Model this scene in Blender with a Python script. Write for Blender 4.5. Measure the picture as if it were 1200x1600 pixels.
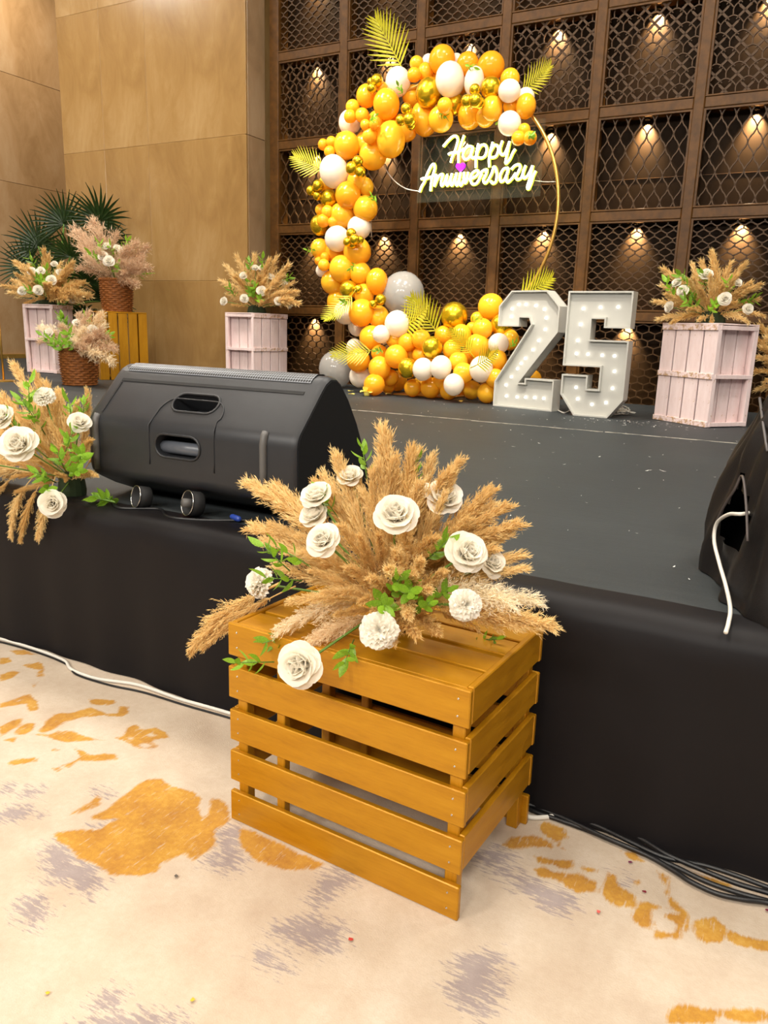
import bpy, math, random
import numpy as np
from mathutils import Vector, Matrix, Quaternion, noise as mnoise

for o in list(bpy.data.objects):
    bpy.data.objects.remove(o, do_unlink=True)
scene = bpy.context.scene
COL = scene.collection

# ------------------------------------------------------------------ camera
# vanishing points measured on the photograph (1200 x 1600): nadir and the
# direction of the stage front / panel wall.  World: X along the stage front
# (right), Y into the stage, Z up, carpet at z = 0.
FPX = 1200.0
CAM_H = 1.35
_d = np.array([440 - 600, 5900 - 800, FPX]); _d /= np.linalg.norm(_d)
_x = -1700 - 600; _y = -(_d[0] * _x + _d[2] * FPX) / _d[1]
_L = np.array([_x, _y, FPX]); _L /= np.linalg.norm(_L)
_X = -_L; _Z = -_d; _Y = np.cross(_Z, _X)
RC = np.array([_X, _Y, _Z])           # rows: world axes in camera coordinates (right, down, forward)
cam_data = bpy.data.cameras.new('camera')
cam = bpy.data.objects.new('camera', cam_data); COL.objects.link(cam)
cam_data.sensor_fit = 'VERTICAL'; cam_data.sensor_height = 32.0
cam_data.lens = FPX / 1600.0 * 32.0
cam_data.clip_start = 0.05; cam_data.clip_end = 100
cx, cy, cz = RC[:, 0], -RC[:, 1], -RC[:, 2]
cam.matrix_world = Matrix(((cx[0], cy[0], cz[0], 0), (cx[1], cy[1], cz[1], 0), (cx[2], cy[2], cz[2], CAM_H), (0, 0, 0, 1)))
scene.camera = cam

# ------------------------------------------------------------------ world, lights, exposure
scene.view_settings.view_transform = 'Standard'
scene.view_settings.look = 'None'
scene.view_settings.gamma = 1.0
scene.view_settings.use_curve_mapping = False
scene.view_settings.exposure = 0.45
world = bpy.data.worlds.new('world'); scene.world = world
world.use_nodes = True
bg = world.node_tree.nodes['Background']
bg.inputs[0].default_value = (1.0, 0.93, 0.84, 1); bg.inputs[1].default_value = 0.15

def area(name, loc, sx, sy, power, col=(1.0, 0.945, 0.85), target=None):
    l = bpy.data.lights.new(name, 'AREA'); l.shape = 'RECTANGLE'; l.size = sx; l.size_y = sy
    l.energy = power; l.color = col
    o = bpy.data.objects.new(name, l); COL.objects.link(o); o.location = loc
    if target:
        o.rotation_euler = (Vector(target) - Vector(loc)).to_track_quat('-Z', 'Y').to_euler()
    return o
for lx in (-11.5, -8.5, -5.0, -1.5, 2.0):
    area('ceiling_and_fill_light', (lx, 5.2, 7.6), 1.4, 1.4, 150)
area('ceiling_and_fill_light', (-11.6, 9.6, 7.6), 1.0, 1.0, 120)  # added fill light to brighten the left marble wall
for lx in (-5.0, -1.5, 2.0):
    area('ceiling_and_fill_light', (lx, 0.8, 7.6), 1.4, 1.4, 95)
for lx in (-4.5, -1.0, 2.5):
    area('ceiling_and_fill_light', (lx, -5.0, 5.6), 1.6, 1.2, 215, (1.0, .95, .87), (lx*.4-1.8, 4.0, 1.2))  # added fill lights behind the camera, aimed to brighten upright foreground faces
def stage_spot(loc, target, power, size, soft=.25, col=(1.0, .93, .80)):
    l = bpy.data.lights.new('stage_spot', 'SPOT'); l.energy = power; l.spot_size = math.radians(size); l.spot_blend = .7; l.shadow_soft_size = soft; l.color = col
    o = bpy.data.objects.new('stage_spot', l); COL.objects.link(o); o.location = loc
    o.rotation_euler = (Vector(target)-Vector(loc)).to_track_quat('-Z', 'Y').to_euler()
stage_spot((-5.6, 3.6, 7.4), (-4.3, 7.9, 2.3), 1700, 32)
stage_spot((-1.2, 3.6, 7.4), (-2.9, 7.7, 2.0), 1400, 32)

# ------------------------------------------------------------------ pixel helpers
ORI = np.array([0, 0, CAM_H])
def ray(px, py): return RC @ np.array([px - 600.0, py - 800.0, FPX])
def onz(px, py, z):
    r = ray(px, py); return Vector(ORI + r * ((z - CAM_H) / r[2]))
def ony(px, py, y):
    r = ray(px, py); return Vector(ORI + r * (y / r[1]))
def depth(P): return float((RC.T @ (np.array(P) - ORI))[2])
def onplane(px, py, P, n):
    r = ray(px, py); n = np.array(n); t = np.dot(np.array(P) - ORI, n) / np.dot(r, n)
    return Vector(ORI + r * t)
S = 0.65        # stage height

# ------------------------------------------------------------------ mesh helpers
class MB:
    def __init__(self): self.v = []; self.f = []
    def add(self, vs, fs):
        b = len(self.v); self.v.extend([tuple(p) for p in vs]); self.f.extend([tuple(i + b for i in q) for q in fs]); return self
    def box(self, c, s, c_h=0.0, M=None):
        """box centred at c with size s and chamfer c_h"""
        hx, hy, hz = s[0] / 2, s[1] / 2, s[2] / 2; h = min(c_h, hx * .9, hy * .9, hz * .9)
        vs = []; idx = {}
        if h <= 0:
            for i, (a, b, d) in enumerate([(-1,-1,-1),(1,-1,-1),(1,1,-1),(-1,1,-1),(-1,-1,1),(1,-1,1),(1,1,1),(-1,1,1)]):
                vs.append(Vector((a*hx, b*hy, d*hz)))
            fs = [(3,2,1,0),(4,5,6,7),(0,1,5,4),(1,2,6,5),(2,3,7,6),(3,0,4,7)]
        else:
            for sx in (-1, 1):
                for sy in (-1, 1):
                    for sz in (-1, 1):
                        for ax in range(3):
                            p = [sx*(hx-h), sy*(hy-h), sz*(hz-h)]
                            p[ax] += (sx, sy, sz)[ax]*h
                            idx[(sx, sy, sz, ax)] = len(vs); vs.append(Vector(p))
            fs = []
            def q(*k, flip=False):
                t = [idx[i] for i in k]; fs.append(tuple(reversed(t)) if flip else tuple(t))
            for s_ in (-1, 1):
                q((s_,-1,-1,0),(s_,1,-1,0),(s_,1,1,0),(s_,-1,1,0), flip=s_ < 0)
                q((-1,s_,-1,1),(1,s_,-1,1),(1,s_,1,1),(-1,s_,1,1), flip=s_ > 0)
                q((-1,-1,s_,2),(1,-1,s_,2),(1,1,s_,2),(-1,1,s_,2), flip=s_ < 0)
            for a in (-1, 1):
                for b in (-1, 1):
                    q((a,b,-1,0),(a,b,1,0),(a,b,1,1),(a,b,-1,1), flip=a*b < 0)
                    q((a,-1,b,0),(a,1,b,0),(a,1,b,2),(a,-1,b,2), flip=a*b > 0)
                    q((-1,a,b,1),(1,a,b,1),(1,a,b,2),(-1,a,b,2), flip=a*b < 0)
                    for d in (-1, 1):
                        q((a,b,d,0),(a,b,d,1),(a,b,d,2), flip=a*b*d < 0)
        c = Vector(c)
        vs = [p + c for p in vs]
        if M is not None: vs = [M @ p for p in vs]
        return self.add(vs, fs)
    def tube(self, pts, r, n=8, closed=False, cap=True):
        pts = [Vector(p) for p in pts]; m = len(pts)
        rr = r if isinstance(r, (list, tuple)) else [r]*m
        T = []
        for i in range(m):
            a = pts[(i-1) % m] if (closed or i > 0) else pts[i]
            b = pts[(i+1) % m] if (closed or i < m-1) else pts[i]
            t = (b-a); T.append(t.normalized() if t.length > 1e-9 else Vector((0,0,1)))
        up = Vector((0,0,1)) if abs(T[0].z) < .9 else Vector((1,0,0))
        N = (up - T[0]*up.dot(T[0])).normalized()
        vs = []
        for i in range(m):
            N = (N - T[i]*N.dot(T[i]))
            N = N.normalized() if N.length > 1e-6 else T[i].orthogonal().normalized()
            B = T[i].cross(N)
            for k in range(n):
                a = 2*math.pi*k/n
                vs.append(pts[i] + (N*math.cos(a) + B*math.sin(a))*rr[i])
        fs = []
        for i in range(m if closed else m-1):
            j = (i+1) % m
            for k in range(n):
                l = (k+1) % n
                fs.append((i*n+k, i*n+l, j*n+l, j*n+k))
        if cap and not closed:
            fs.append(tuple(reversed(range(n)))); fs.append(tuple(range((m-1)*n, m*n)))
        return self.add(vs, fs)
    def lathe(self, prof, n=24, M=None, ripple=None):
        vs = []; m = len(prof)
        for i, (r, z) in enumerate(prof):
            for k in range(n):
                a = 2*math.pi*k/n
                q = r + (ripple(i, k) if ripple else 0)
                vs.append(Vector((q*math.cos(a), q*math.sin(a), z)))
        fs = []
        for i in range(m-1):
            for k in range(n):
                l = (k+1) % n
                fs.append((i*n+k, i*n+l, (i+1)*n+l, (i+1)*n+k))
        if prof[0][0] > 1e-6: fs.append(tuple(reversed(range(n))))
        if prof[-1][0] > 1e-6: fs.append(tuple(range((m-1)*n, m*n)))
        if M is not None: vs = [M @ p for p in vs]
        return self.add(vs, fs)
    def grid(self, P, flip=False):
        """P[i][j] grid of points"""
        m = len(P); n = len(P[0]); vs = [p for row in P for p in row]
        fs = []
        for i in range(m-1):
            for j in range(n-1):
                q = (i*n+j, i*n+j+1, (i+1)*n+j+1, (i+1)*n+j)
                fs.append(tuple(reversed(q)) if flip else q)
        return self.add(vs, fs)
    def prism(self, poly, y0, y1):
        """poly in XZ, extruded along Y from y0 to y1 (front y0)"""
        n = len(poly)
        vs = [(p[0], y0, p[1]) for p in poly] + [(p[0], y1, p[1]) for p in poly]
        fs = [tuple(range(n)), tuple(reversed(range(n, 2*n)))]
        for i in range(n):
            j = (i+1) % n; fs.append((j, i, n+i, n+j))
        return self.add(vs, fs)
    def mesh(self, name, mat, smooth=False):
        me = bpy.data.meshes.new(name); me.from_pydata([tuple(p) for p in self.v], [], self.f)
        if mat is not None: me.materials.append(mat)
        if smooth: me.polygons.foreach_set('use_smooth', [True]*len(me.polygons))
        me.update(); return me
    def build(self, name, mat, parent=None, smooth=False):
        return obj(name, self.mesh(name, mat, smooth), parent)

def obj(name, me, parent=None):
    o = bpy.data.objects.new(name, me); COL.objects.link(o)
    if parent is not None: o.parent = parent
    return o
def tag(o, label=None, cat=None, group=None, kind=None):
    if label: o['label'] = label
    if cat: o['category'] = cat
    if group: o['group'] = group
    if kind: o['kind'] = kind
    return o
def empty(name, loc=(0,0,0), rz=0.0, label=None, cat=None, group=None):
    o = bpy.data.objects.new(name, None); COL.objects.link(o); o.location = loc; o.rotation_euler = (0,0,rz)
    o.empty_display_size = .1
    return tag(o, label, cat, group)
def copy_tree(o, parent=None):
    c = o.copy(); COL.objects.link(c); c.parent = parent
    for ch in list(o.children): copy_tree(ch, c)
    return c
def smooth_path(pts, k=6):
    """Catmull-Rom through the points"""
    pts = [Vector(p) for p in pts]; out = []
    P = [pts[0]*2 - pts[1]] + pts + [pts[-1]*2 - pts[-2]]
    for i in range(1, len(P)-2):
        for j in range(k):
            t = j/k; a, b, c, d = P[i-1], P[i], P[i+1], P[i+2]
            out.append(.5*((2*b) + (c-a)*t + (2*a-5*b+4*c-d)*t*t + (3*b-a-3*c+d)*t**3))
    out.append(pts[-1]); return out

# ------------------------------------------------------------------ materials
def srgb(r, g, b):
    f = lambda c: (c/255/12.92) if c/255 <= .04045 else ((c/255+.055)/1.055)**2.4
    return (f(r), f(g), f(b), 1)
class NT:
    def __init__(self, name):
        self.m = bpy.data.materials.new(name); self.m.use_nodes = True
        self.t = self.m.node_tree; self.b = self.t.nodes['Principled BSDF']; self.out = self.t.nodes['Material Output']
    def n(self, kind, **kw):
        nd = self.t.nodes.new(kind)
        for k, v in kw.items():
            if isinstance(k, str) and hasattr(nd, k): setattr(nd, k, v)
        return nd
    def l(self, a, b): self.t.links.new(a, b)
    def coord(self, kind='Object', scale=(1,1,1)):
        tc = self.n('ShaderNodeTexCoord'); mp = self.n('ShaderNodeMapping'); mp.inputs['Scale'].default_value = scale
        self.l(tc.outputs[kind], mp.inputs[0]); return mp.outputs[0]
    def noise(self, vec, scale, detail=4, rough=.6, dist=0.0):
        n = self.n('ShaderNodeTexNoise'); n.inputs['Scale'].default_value = scale; n.inputs['Detail'].default_value = detail
        n.inputs['Roughness'].default_value = rough; n.inputs['Distortion'].default_value = dist
        if vec is not None: self.l(vec, n.inputs['Vector'])
        return n.outputs['Fac']
    def ramp(self, fac, stops):
        r = self.n('ShaderNodeValToRGB'); e = r.color_ramp.elements
        while len(e) < len(stops): e.new(.5)
        for i, (p, c) in enumerate(stops): e[i].position = p; e[i].color = c if len(c) == 4 else (*c, 1)
        self.l(fac, r.inputs[0]); return r.outputs['Color']
    def mix(self, fac, a, b):
        m = self.n('ShaderNodeMix'); m.data_type = 'RGBA'
        for s, v in ((m.inputs[0], fac), (m.inputs[6], a), (m.inputs[7], b)):
            if isinstance(v, (tuple, list, float, int)): s.default_value = v
            else: self.l(v, s)
        return m.outputs[2]
    def math(self, op, a, b=0.0, c=0.0):
        m = self.n('ShaderNodeMath'); m.operation = op
        for s, v in zip(m.inputs, (a, b, c)):
            if isinstance(v, (float, int)): s.default_value = v
            else: self.l(v, s)
        return m.outputs[0]
    def bump(self, h, strength=.2, dist=.01):
        b = self.n('ShaderNodeBump'); b.inputs['Strength'].default_value = strength; b.inputs['Distance'].default_value = dist
        self.l(h, b.inputs['Height']); self.l(b.outputs[0], self.b.inputs['Normal'])
    def set(self, **kw):
        for k, v in kw.items():
            s = self.b.inputs[k.replace('_', ' ')]
            if isinstance(v, (tuple, list, float, int)): s.default_value = v
            else: self.l(v, s)
        return self.m

def plain(name, col, rough=.5, metal=0.0, var=.12, scale=8.0, bump=0.0, bscale=60.0, spec=.5):
    t = NT(name); c = t.coord()
    f = t.noise(c, scale, 3)
    lo = tuple(x*(1-var) for x in col[:3]) + (1,); hi = tuple(min(1, x*(1+var)) for x in col[:3]) + (1,)
    t.set(Base_Color=t.ramp(f, [(.3, lo), (.7, hi)]), Roughness=rough, Metallic=metal)
    t.b.inputs['Specular IOR Level'].default_value = spec
    if bump: t.bump(t.noise(c, bscale, 4), bump, .004)
    return t.m
def emis(name, col, strength):
    t = NT(name)
    t.set(Base_Color=col, Emission_Color=col, Emission_Strength=strength); return t.m
def leafy(name, col, var=.25, trans=.3, rough=.45, scale=12.0):
    """thin organic sheet: principled + translucent"""
    t = NT(name); c = t.coord('Object')
    oi = t.n('ShaderNodeObjectInfo')
    f = t.math('ADD', t.math('MULTIPLY', t.noise(c, scale, 3), .7), t.math('MULTIPLY', oi.outputs['Random'], .3))
    lo = tuple(x*(1-var) for x in col[:3]) + (1,); hi = tuple(min(1, x*(1+var)) for x in col[:3]) + (1,)
    cc = t.ramp(f, [(.3, lo), (.7, hi)])
    t.set(Base_Color=cc, Roughness=rough)
    tr = t.n('ShaderNodeBsdfTranslucent'); t.l(cc, tr.inputs[0])
    mx = t.n('ShaderNodeMixShader'); mx.inputs[0].default_value = trans
    t.l(t.b.outputs[0], mx.inputs[1]); t.l(tr.outputs[0], mx.inputs[2]); t.l(mx.outputs[0], t.out.inputs[0])
    return t.m
M = {}
def goldpaint(name, sc):
    t = NT(name); c = t.coord('Object', sc)
    a = t.noise(c, 3.0, 5, .6); b = t.noise(c, 14.0, 4, .7)
    k = t.math('ADD', t.math('MULTIPLY', a, .6), t.math('MULTIPLY', b, .4))
    col = t.ramp(k, [(.32, srgb(172, 116, 12)), (.5, srgb(188, 131, 16)), (.7, srgb(198, 142, 25))])
    t.set(Base_Color=col, Metallic=.3, Roughness=t.ramp(b, [(.3, (.28,)*3), (.7, (.45,)*3)]))
    t.bump(t.noise(c, 24, 5, .7), .12, .004); return t.m
M['gold_x'] = goldpaint('gold_painted_wood', (1.5, 12, 12))
M['gold_z'] = goldpaint('gold_painted_wood_upright', (12, 12, 1.5))
M['gold_y'] = goldpaint('gold_painted_wood_depth', (12, 1.5, 12))
def whitewash(name, worn):
    t = NT(name); c = t.coord('Object', (10, 10, 2))
    a = t.noise(c, 3.0, 5, .65)
    b = t.noise(t.coord('Object', (1, 1, 1)), 26.0, 5, .75)
    w = srgb(228, 203, 200); w2 = srgb(240, 220, 218); tan = srgb(188, 150, 112)
    base = t.ramp(a, [(.3, w), (.7, w2)])
    msk = t.ramp(b, [(.62-worn, (0,0,0)), (.72-worn, (1,1,1))])
    t.set(Base_Color=t.mix(msk, base, tan), Roughness=.75); t.bump(b, .15, .004); return t.m
M['white_wood'] = whitewash('whitewashed_wood', .0)
M['white_worn'] = whitewash('worn_whitewashed_wood', .13)
def plumemat(name, c1, c2):
    t = NT(name); c = t.coord('Object')
    oi = t.n('ShaderNodeObjectInfo')
    f = t.math('ADD', t.math('MULTIPLY', t.noise(c, 30, 2), .6), t.math('MULTIPLY', oi.outputs['Random'], .4))
    cc = t.ramp(f, [(.25, c1), (.75, c2)])
    t.set(Base_Color=cc, Roughness=.8)
    tr = t.n('ShaderNodeBsdfTranslucent'); t.l(cc, tr.inputs[0])
    mx = t.n('ShaderNodeMixShader'); mx.inputs[0].default_value = .35
    t.l(t.b.outputs[0], mx.inputs[1]); t.l(tr.outputs[0], mx.inputs[2]); t.l(mx.outputs[0], t.out.inputs[0]); return t.m
M['plume'] = plumemat('pampas_tan', srgb(226, 188, 116), srgb(250, 226, 168))
M['plume_pale'] = plumemat('pampas_pale', srgb(248, 224, 184), srgb(255, 246, 222))
M['plume_brown'] = plumemat('pampas_brown', srgb(206, 172, 138), srgb(242, 216, 184))
M['petal'] = leafy('cream_petal', srgb(254, 249, 238), .02, .4, .5)
M['petal_y'] = leafy('yellow_petal', srgb(255, 236, 120), .05, .2, .5)
M['leaf'] = leafy('fresh_leaf', srgb(140, 186, 52), .35, .42, .4)
M['palm_y'] = leafy('yellow_green_palm', srgb(196, 190, 40), .3, .35, .4)
M['palm_d'] = leafy('dark_palm', srgb(42, 66, 26), .35, .2, .4)
M['stem'] = plain('stem_green', srgb(96, 130, 50), .6)
M['foam'] = plain('floral_foam', srgb(34, 48, 22), .9)
M['black_plastic'] = plain('speaker_plastic', srgb(40, 41, 44), .42, 0, .06, 20, .06, 500, .4)
M['black_deep'] = plain('black_recess', srgb(8, 8, 9), .7, 0, .05)
M['rubber'] = plain('grey_rubber', srgb(88, 86, 84), .5, 0, .05)
M['steel'] = plain('bright_steel', srgb(205, 205, 205), .2, 1.0, .05)
M['cable_black'] = plain('cable_black', srgb(20, 20, 22), .4, 0, .05)
M['cable_white'] = plain('cable_white', srgb(215, 210, 200), .5, 0, .05)
M['brass'] = plain('brass', srgb(205, 160, 80), .3, .8, .08)
M['letter'] = plain('letter_white', srgb(186, 184, 176), .45, 0, .02)
M['bulb'] = emis('bulb_glow', (1, .97, .9, 1), 5.0)
M['wicker'] = plain('wicker', srgb(140, 84, 38), .6, 0, .45, 45, .2, 120, .3)
M['pot'] = plain('pot_dark', srgb(40, 36, 32), .6)
def wood_dark():
    t = NT('dark_timber'); c = t.coord('Object', (6, 6, 6))
    a = t.noise(c, 2.0, 5, .6)
    t.set(Base_Color=t.ramp(a, [(.3, srgb(68, 43, 15)), (.7, srgb(94, 61, 23))]), Roughness=.45); t.b.inputs['Specular IOR Level'].default_value = .25; t.bump(a, .05, .003); return t.m
M['timber'] = wood_dark()
M['lattice'] = plain('lattice_metal', srgb(72, 50, 27), .45, .0, .12, 20, 0, 60, .25)
M['niche'] = plain('niche_backing', srgb(36, 24, 12), .5, 0, .1, 3, 0, 60, .05)
def marble(name, rot, lo, mid, hi):
    t = NT(name); tc = t.n('ShaderNodeTexCoord'); mp = t.n('ShaderNodeMapping')
    mp.inputs['Rotation'].default_value = rot; mp.inputs['Scale'].default_value = (1.0, 1.0, .45)
    t.l(tc.outputs['Object'], mp.inputs[0]); v = mp.outputs[0]
    a = t.noise(v, .75, 4, .55, .6); b = t.noise(v, 2.6, 6, .65, 2.2)
    k = t.math('ADD', t.math('MULTIPLY', a, .7), t.math('MULTIPLY', b, .3))
    t.set(Base_Color=t.ramp(k, [(.3, lo), (.5, mid), (.72, hi)]), Roughness=.22); return t.m
M['marble'] = marble('beige_marble', (0, 0, 0), srgb(126, 94, 52), srgb(152, 119, 72), srgb(178, 148, 102))
M['marble_side'] = marble('veined_marble', (.7, .4, .3), srgb(128, 96, 58), srgb(158, 124, 84), srgb(180, 150, 112))
M['marble_grey'] = marble('grey_marble', (0, 0, .3), srgb(120, 96, 70), srgb(150, 122, 90), srgb(176, 150, 118))
def deckmat():
    t = NT('stage_cloth'); c = t.coord('Object')
    a = t.noise(c, 1.3, 5, .6); b = t.noise(c, 90, 3, .7); s = t.noise(t.coord('Object', (1, 8, 1)), 5, 5, .7)
    k = t.math('ADD', t.math('MULTIPLY', a, .5), t.math('MULTIPLY', s, .5))
    col = t.ramp(k, [(.3, srgb(40, 44, 46)), (.7, srgb(54, 59, 61))])
    d = t.noise(c, 160, 2, .5)
    t.set(Base_Color=t.mix(t.ramp(d, [(.74, (0,0,0)), (.78, (1,1,1))]), col, srgb(120, 122, 120)), Roughness=.6); t.b.inputs['Specular IOR Level'].default_value = .35; t.bump(b, .25, .004); return t.m
M['deck'] = deckmat()
def skirtmat():
    t = NT('black_satin'); c = t.coord('Object', (1, 1, 1)); b = t.noise(c, 300, 2)
    t.set(Base_Color=srgb(17, 14, 16), Roughness=.55); t.b.inputs['Specular IOR Level'].default_value = .22
    t.bump(b, .05, .002); return t.m
M['skirt'] = skirtmat()
M['cover'] = plain('black_cover_cloth', srgb(15, 12, 12), .5, 0, .3, 5, .25, 300, .3)

def balloonmat(name, col, trans=.25, rough=.18, top=None):
    t = NT(name); oi = t.n('ShaderNodeObjectInfo')
    lo = (col[0]*.97, col[1]*.78, col[2]*.6, 1) if col[2] < .3 else tuple(x*.93 for x in col[:3]) + (1,)
    cc = t.ramp(oi.outputs['Random'], [(0, lo), (1, col)])
    t.set(Base_Color=cc, Roughness=rough)
    tr = t.n('ShaderNodeBsdfTranslucent'); t.l(cc, tr.inputs[0])
    mx = t.n('ShaderNodeMixShader'); mx.inputs[0].default_value = trans
    t.l(t.b.outputs[0], mx.inputs[1]); t.l(tr.outputs[0], mx.inputs[2]); t.l(mx.outputs[0], t.out.inputs[0]); return t.m
M['bal_O'] = balloonmat('balloon_mango', srgb(255, 203, 52), .35)
M['bal_W'] = balloonmat('balloon_pearl', srgb(252, 240, 222), .3, .25)
t = NT('balloon_gold'); t.set(Base_Color=srgb(214, 178, 34), Metallic=.85, Roughness=.27); M['bal_G'] = t.m
def clearmat():
    t = NT('balloon_clear_grey'); t.set(Base_Color=srgb(168, 165, 160), Roughness=.12)
    tp = t.n('ShaderNodeBsdfTransparent'); mx = t.n('ShaderNodeMixShader'); mx.inputs[0].default_value = .38
    t.l(t.b.outputs[0], mx.inputs[1]); t.l(tp.outputs[0], mx.inputs[2]); t.l(mx.outputs[0], t.out.inputs[0]); return t.m
M['bal_T'] = clearmat()
M['neon'] = emis('neon_core', (1, 1, .80, 1), 5.0)
M['neon_halo_jacket'] = emis('neon_halo_jacket', (.75, .85, .05, 1), 1.3)
M['neon_violet'] = emis('neon_violet', (.32, .0, 1.0, 1), 1.6)
def acryl():
    t = NT('clear_acrylic'); t.set(Base_Color=srgb(215, 220, 190), Roughness=.15)
    tp = t.n('ShaderNodeBsdfTransparent'); mx = t.n('ShaderNodeMixShader'); mx.inputs[0].default_value = .985
    t.l(t.b.outputs[0], mx.inputs[1]); t.l(tp.outputs[0], mx.inputs[2]); t.l(mx.outputs[0], t.out.inputs[0]); return t.m
M['acrylic'] = acryl()
# ================================================================== STRUCTURE
def struct(o): o['kind'] = 'structure'; return o

# ------------------------------------------------------------------ carpet
def crop(poly, ox, oy, sc): return [(ox + x/sc, oy + y/sc) for x, y in poly]
Z1 = lambda p: crop(p, 0, 950, 2.857)
Z2 = lambda p: crop(p, 700, 1200, 2.4)
ORANGE = [Z1(p) for p in [
 [(250,1010),(330,990),(440,985),(530,940),(420,950),(400,930),(470,900),(520,860),(600,800),(650,765),(720,760),(760,800),(850,815),(900,850),(890,900),(905,945),(930,920),(935,850),(980,850),(1020,880),(1035,950),(960,990),(965,1060),(920,1090),(860,1125),(830,1090),(780,1110),(720,1140),(700,1180),(640,1195),(480,1195),(440,1150),(340,1110),(310,1060),(260,1040)],
 [(305,925),(340,900),(400,870),(430,835),(460,850),(450,880),(400,900),(350,915)],
 [(175,550),(205,500),(240,470),(330,465),(400,445),(450,460),(480,475),(520,470),(535,440),(575,440),(575,470),(540,485),(460,480),(380,485),(300,505),(250,540),(200,555)],
 [(160,565),(220,565),(260,548),(320,550),(370,575),(460,590),(380,592),(300,600),(240,590),(210,570)],
 [(505,580),(550,575),(560,535),(600,518),(640,545),(690,535),(740,555),(755,580),(690,588),(680,600),(712,615),(690,630),(620,630),(580,605),(550,588)],
 [(335,625),(370,640),(400,660),(470,650),(530,655),(520,675),(430,685),(350,680),(310,710),(275,705),(330,680),(360,660)],
 [(400,405),(520,412),(510,430),(430,435),(398,425)],[(45,690),(90,675),(170,670),(170,685),(100,695),(50,700)],
 [(0,430),(60,405),(130,380),(160,410),(170,455),(130,460),(120,425),(60,435),(0,445)],
 [(0,530),(60,495),(100,495),(90,520),(40,550),(0,575)],[(60,550),(110,515),(155,515),(150,540),(110,565),(70,565)],[(25,590),(80,575),(60,600)],
 [(0,300),(60,280),(95,285),(60,310),(0,325)],[(0,225),(40,220),(45,240),(0,255)],[(100,255),(180,240),(200,270),(190,310),(165,305),(175,275),(120,265)],
 [(45,190),(110,185),(165,210),(80,210)],[(145,340),(180,325),(150,355)],[(225,628),(270,632),(240,642)],[(230,715),(275,712),(260,728)]]]
ORANGE += [[(375,1295),(400,1300),(440,1320),(470,1335),(505,1350),(490,1360),(440,1360),(400,1345),(378,1325)]]
ORANGE += [Z2(p) for p in [
 [(200,290),(240,255),(330,250),(390,280),(400,308),(320,295),(240,305)],[(345,215),(370,205),(440,230),(450,260),(420,275),(445,315),(420,305),(395,270),(350,245)],
 [(325,330),(400,340),(470,345),(470,380),(430,380),(340,355)],[(320,380),(360,370),(410,390),(500,395),(560,430),(560,465),(480,465),(420,425),(340,405)],
 [(500,370),(560,380),(550,390),(510,385)],[(580,440),(600,390),(630,400),(640,440),(700,480),(700,520),(620,515),(580,470)],[(640,305),(700,320),(735,350),(690,345)],
 [(690,410),(725,425),(705,445)],[(780,385),(830,410),(830,480),(890,540),(905,600),(880,640),(780,640),(770,610),(850,620),(860,590),(810,560),(815,545),(860,545),(820,500),(810,440)],
 [(680,560),(730,500),(830,525),(760,530),(770,590),(730,605)],[(930,575),(1000,555),(1035,590),(1030,650),(940,655),(930,610)],
 [(1045,600),(1100,630),(1200,650),(1300,660),(1300,700),(1200,690),(1100,665),(1045,645)],[(810,960),(830,910),(890,875),(950,905),(1200,910),(1300,915),(1300,950),(1100,950),(1010,935),(1010,960)],
 [(910,390),(1000,415),(1060,440),(1040,455),(960,430)]]]
HOLES = [Z1([(565,582),(580,572),(600,580),(585,594)]), Z1([(655,567),(680,557),(705,568),(680,578)]), Z1([(620,612),(645,605),(675,612),(645,622)])]
PURPLE = [Z1(p) for p in [
 [(0,920),(60,890),(120,880),(170,920),(90,950),(20,950)],[(200,1090),(260,1050),(320,1090),(370,1130),(440,1160),(480,1220),(400,1290),(280,1240),(180,1180)],
 [(960,990),(1030,960),(1070,990),(1060,1060),(1100,1110),(1050,1180),(980,1175),(925,1130),(970,1080)],[(420,970),(540,935),(520,955),(430,985)],
 [(0,790),(50,790),(40,820),(0,825)],[(110,810),(170,810),(170,835),(130,830)],[(420,800),(500,830),(480,850),(430,825)]]]
PURPLE += [[(35,1410),(70,1395),(80,1420),(55,1445),(30,1430)],[(425,1450),(450,1440),(490,1430),(535,1445),(530,1475),(500,1490),(460,1480),(430,1460)],
 [(480,1400),(500,1370),(530,1355),(560,1375),(530,1390),(490,1420)],[(405,1490),(440,1500),(445,1515),(420,1508)],[(140,1560),(165,1545),(190,1560),(150,1575)],[(110,1605),(180,1585),(240,1580),(290,1595),(300,1640),(110,1640)]]
PURPLE += [Z2(p) for p in [
 [(0,840),(40,720),(110,690),(180,700),(210,770),(190,850),(120,930),(40,900)],[(200,350),(260,390),(350,430),(470,480),(490,530),(430,560),(350,520),(250,440),(180,390)],
 [(640,400),(675,395),(665,440),(640,430)],[(100,330),(200,300),(240,340),(150,380)]]]
def to_floor(polys): return [np.array([tuple(onz(x, y, 0))[:2] for x, y in p]) for p in polys]
fo, fh, fp = to_floor(ORANGE), to_floor(HOLES), to_floor(PURPLE)
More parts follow.
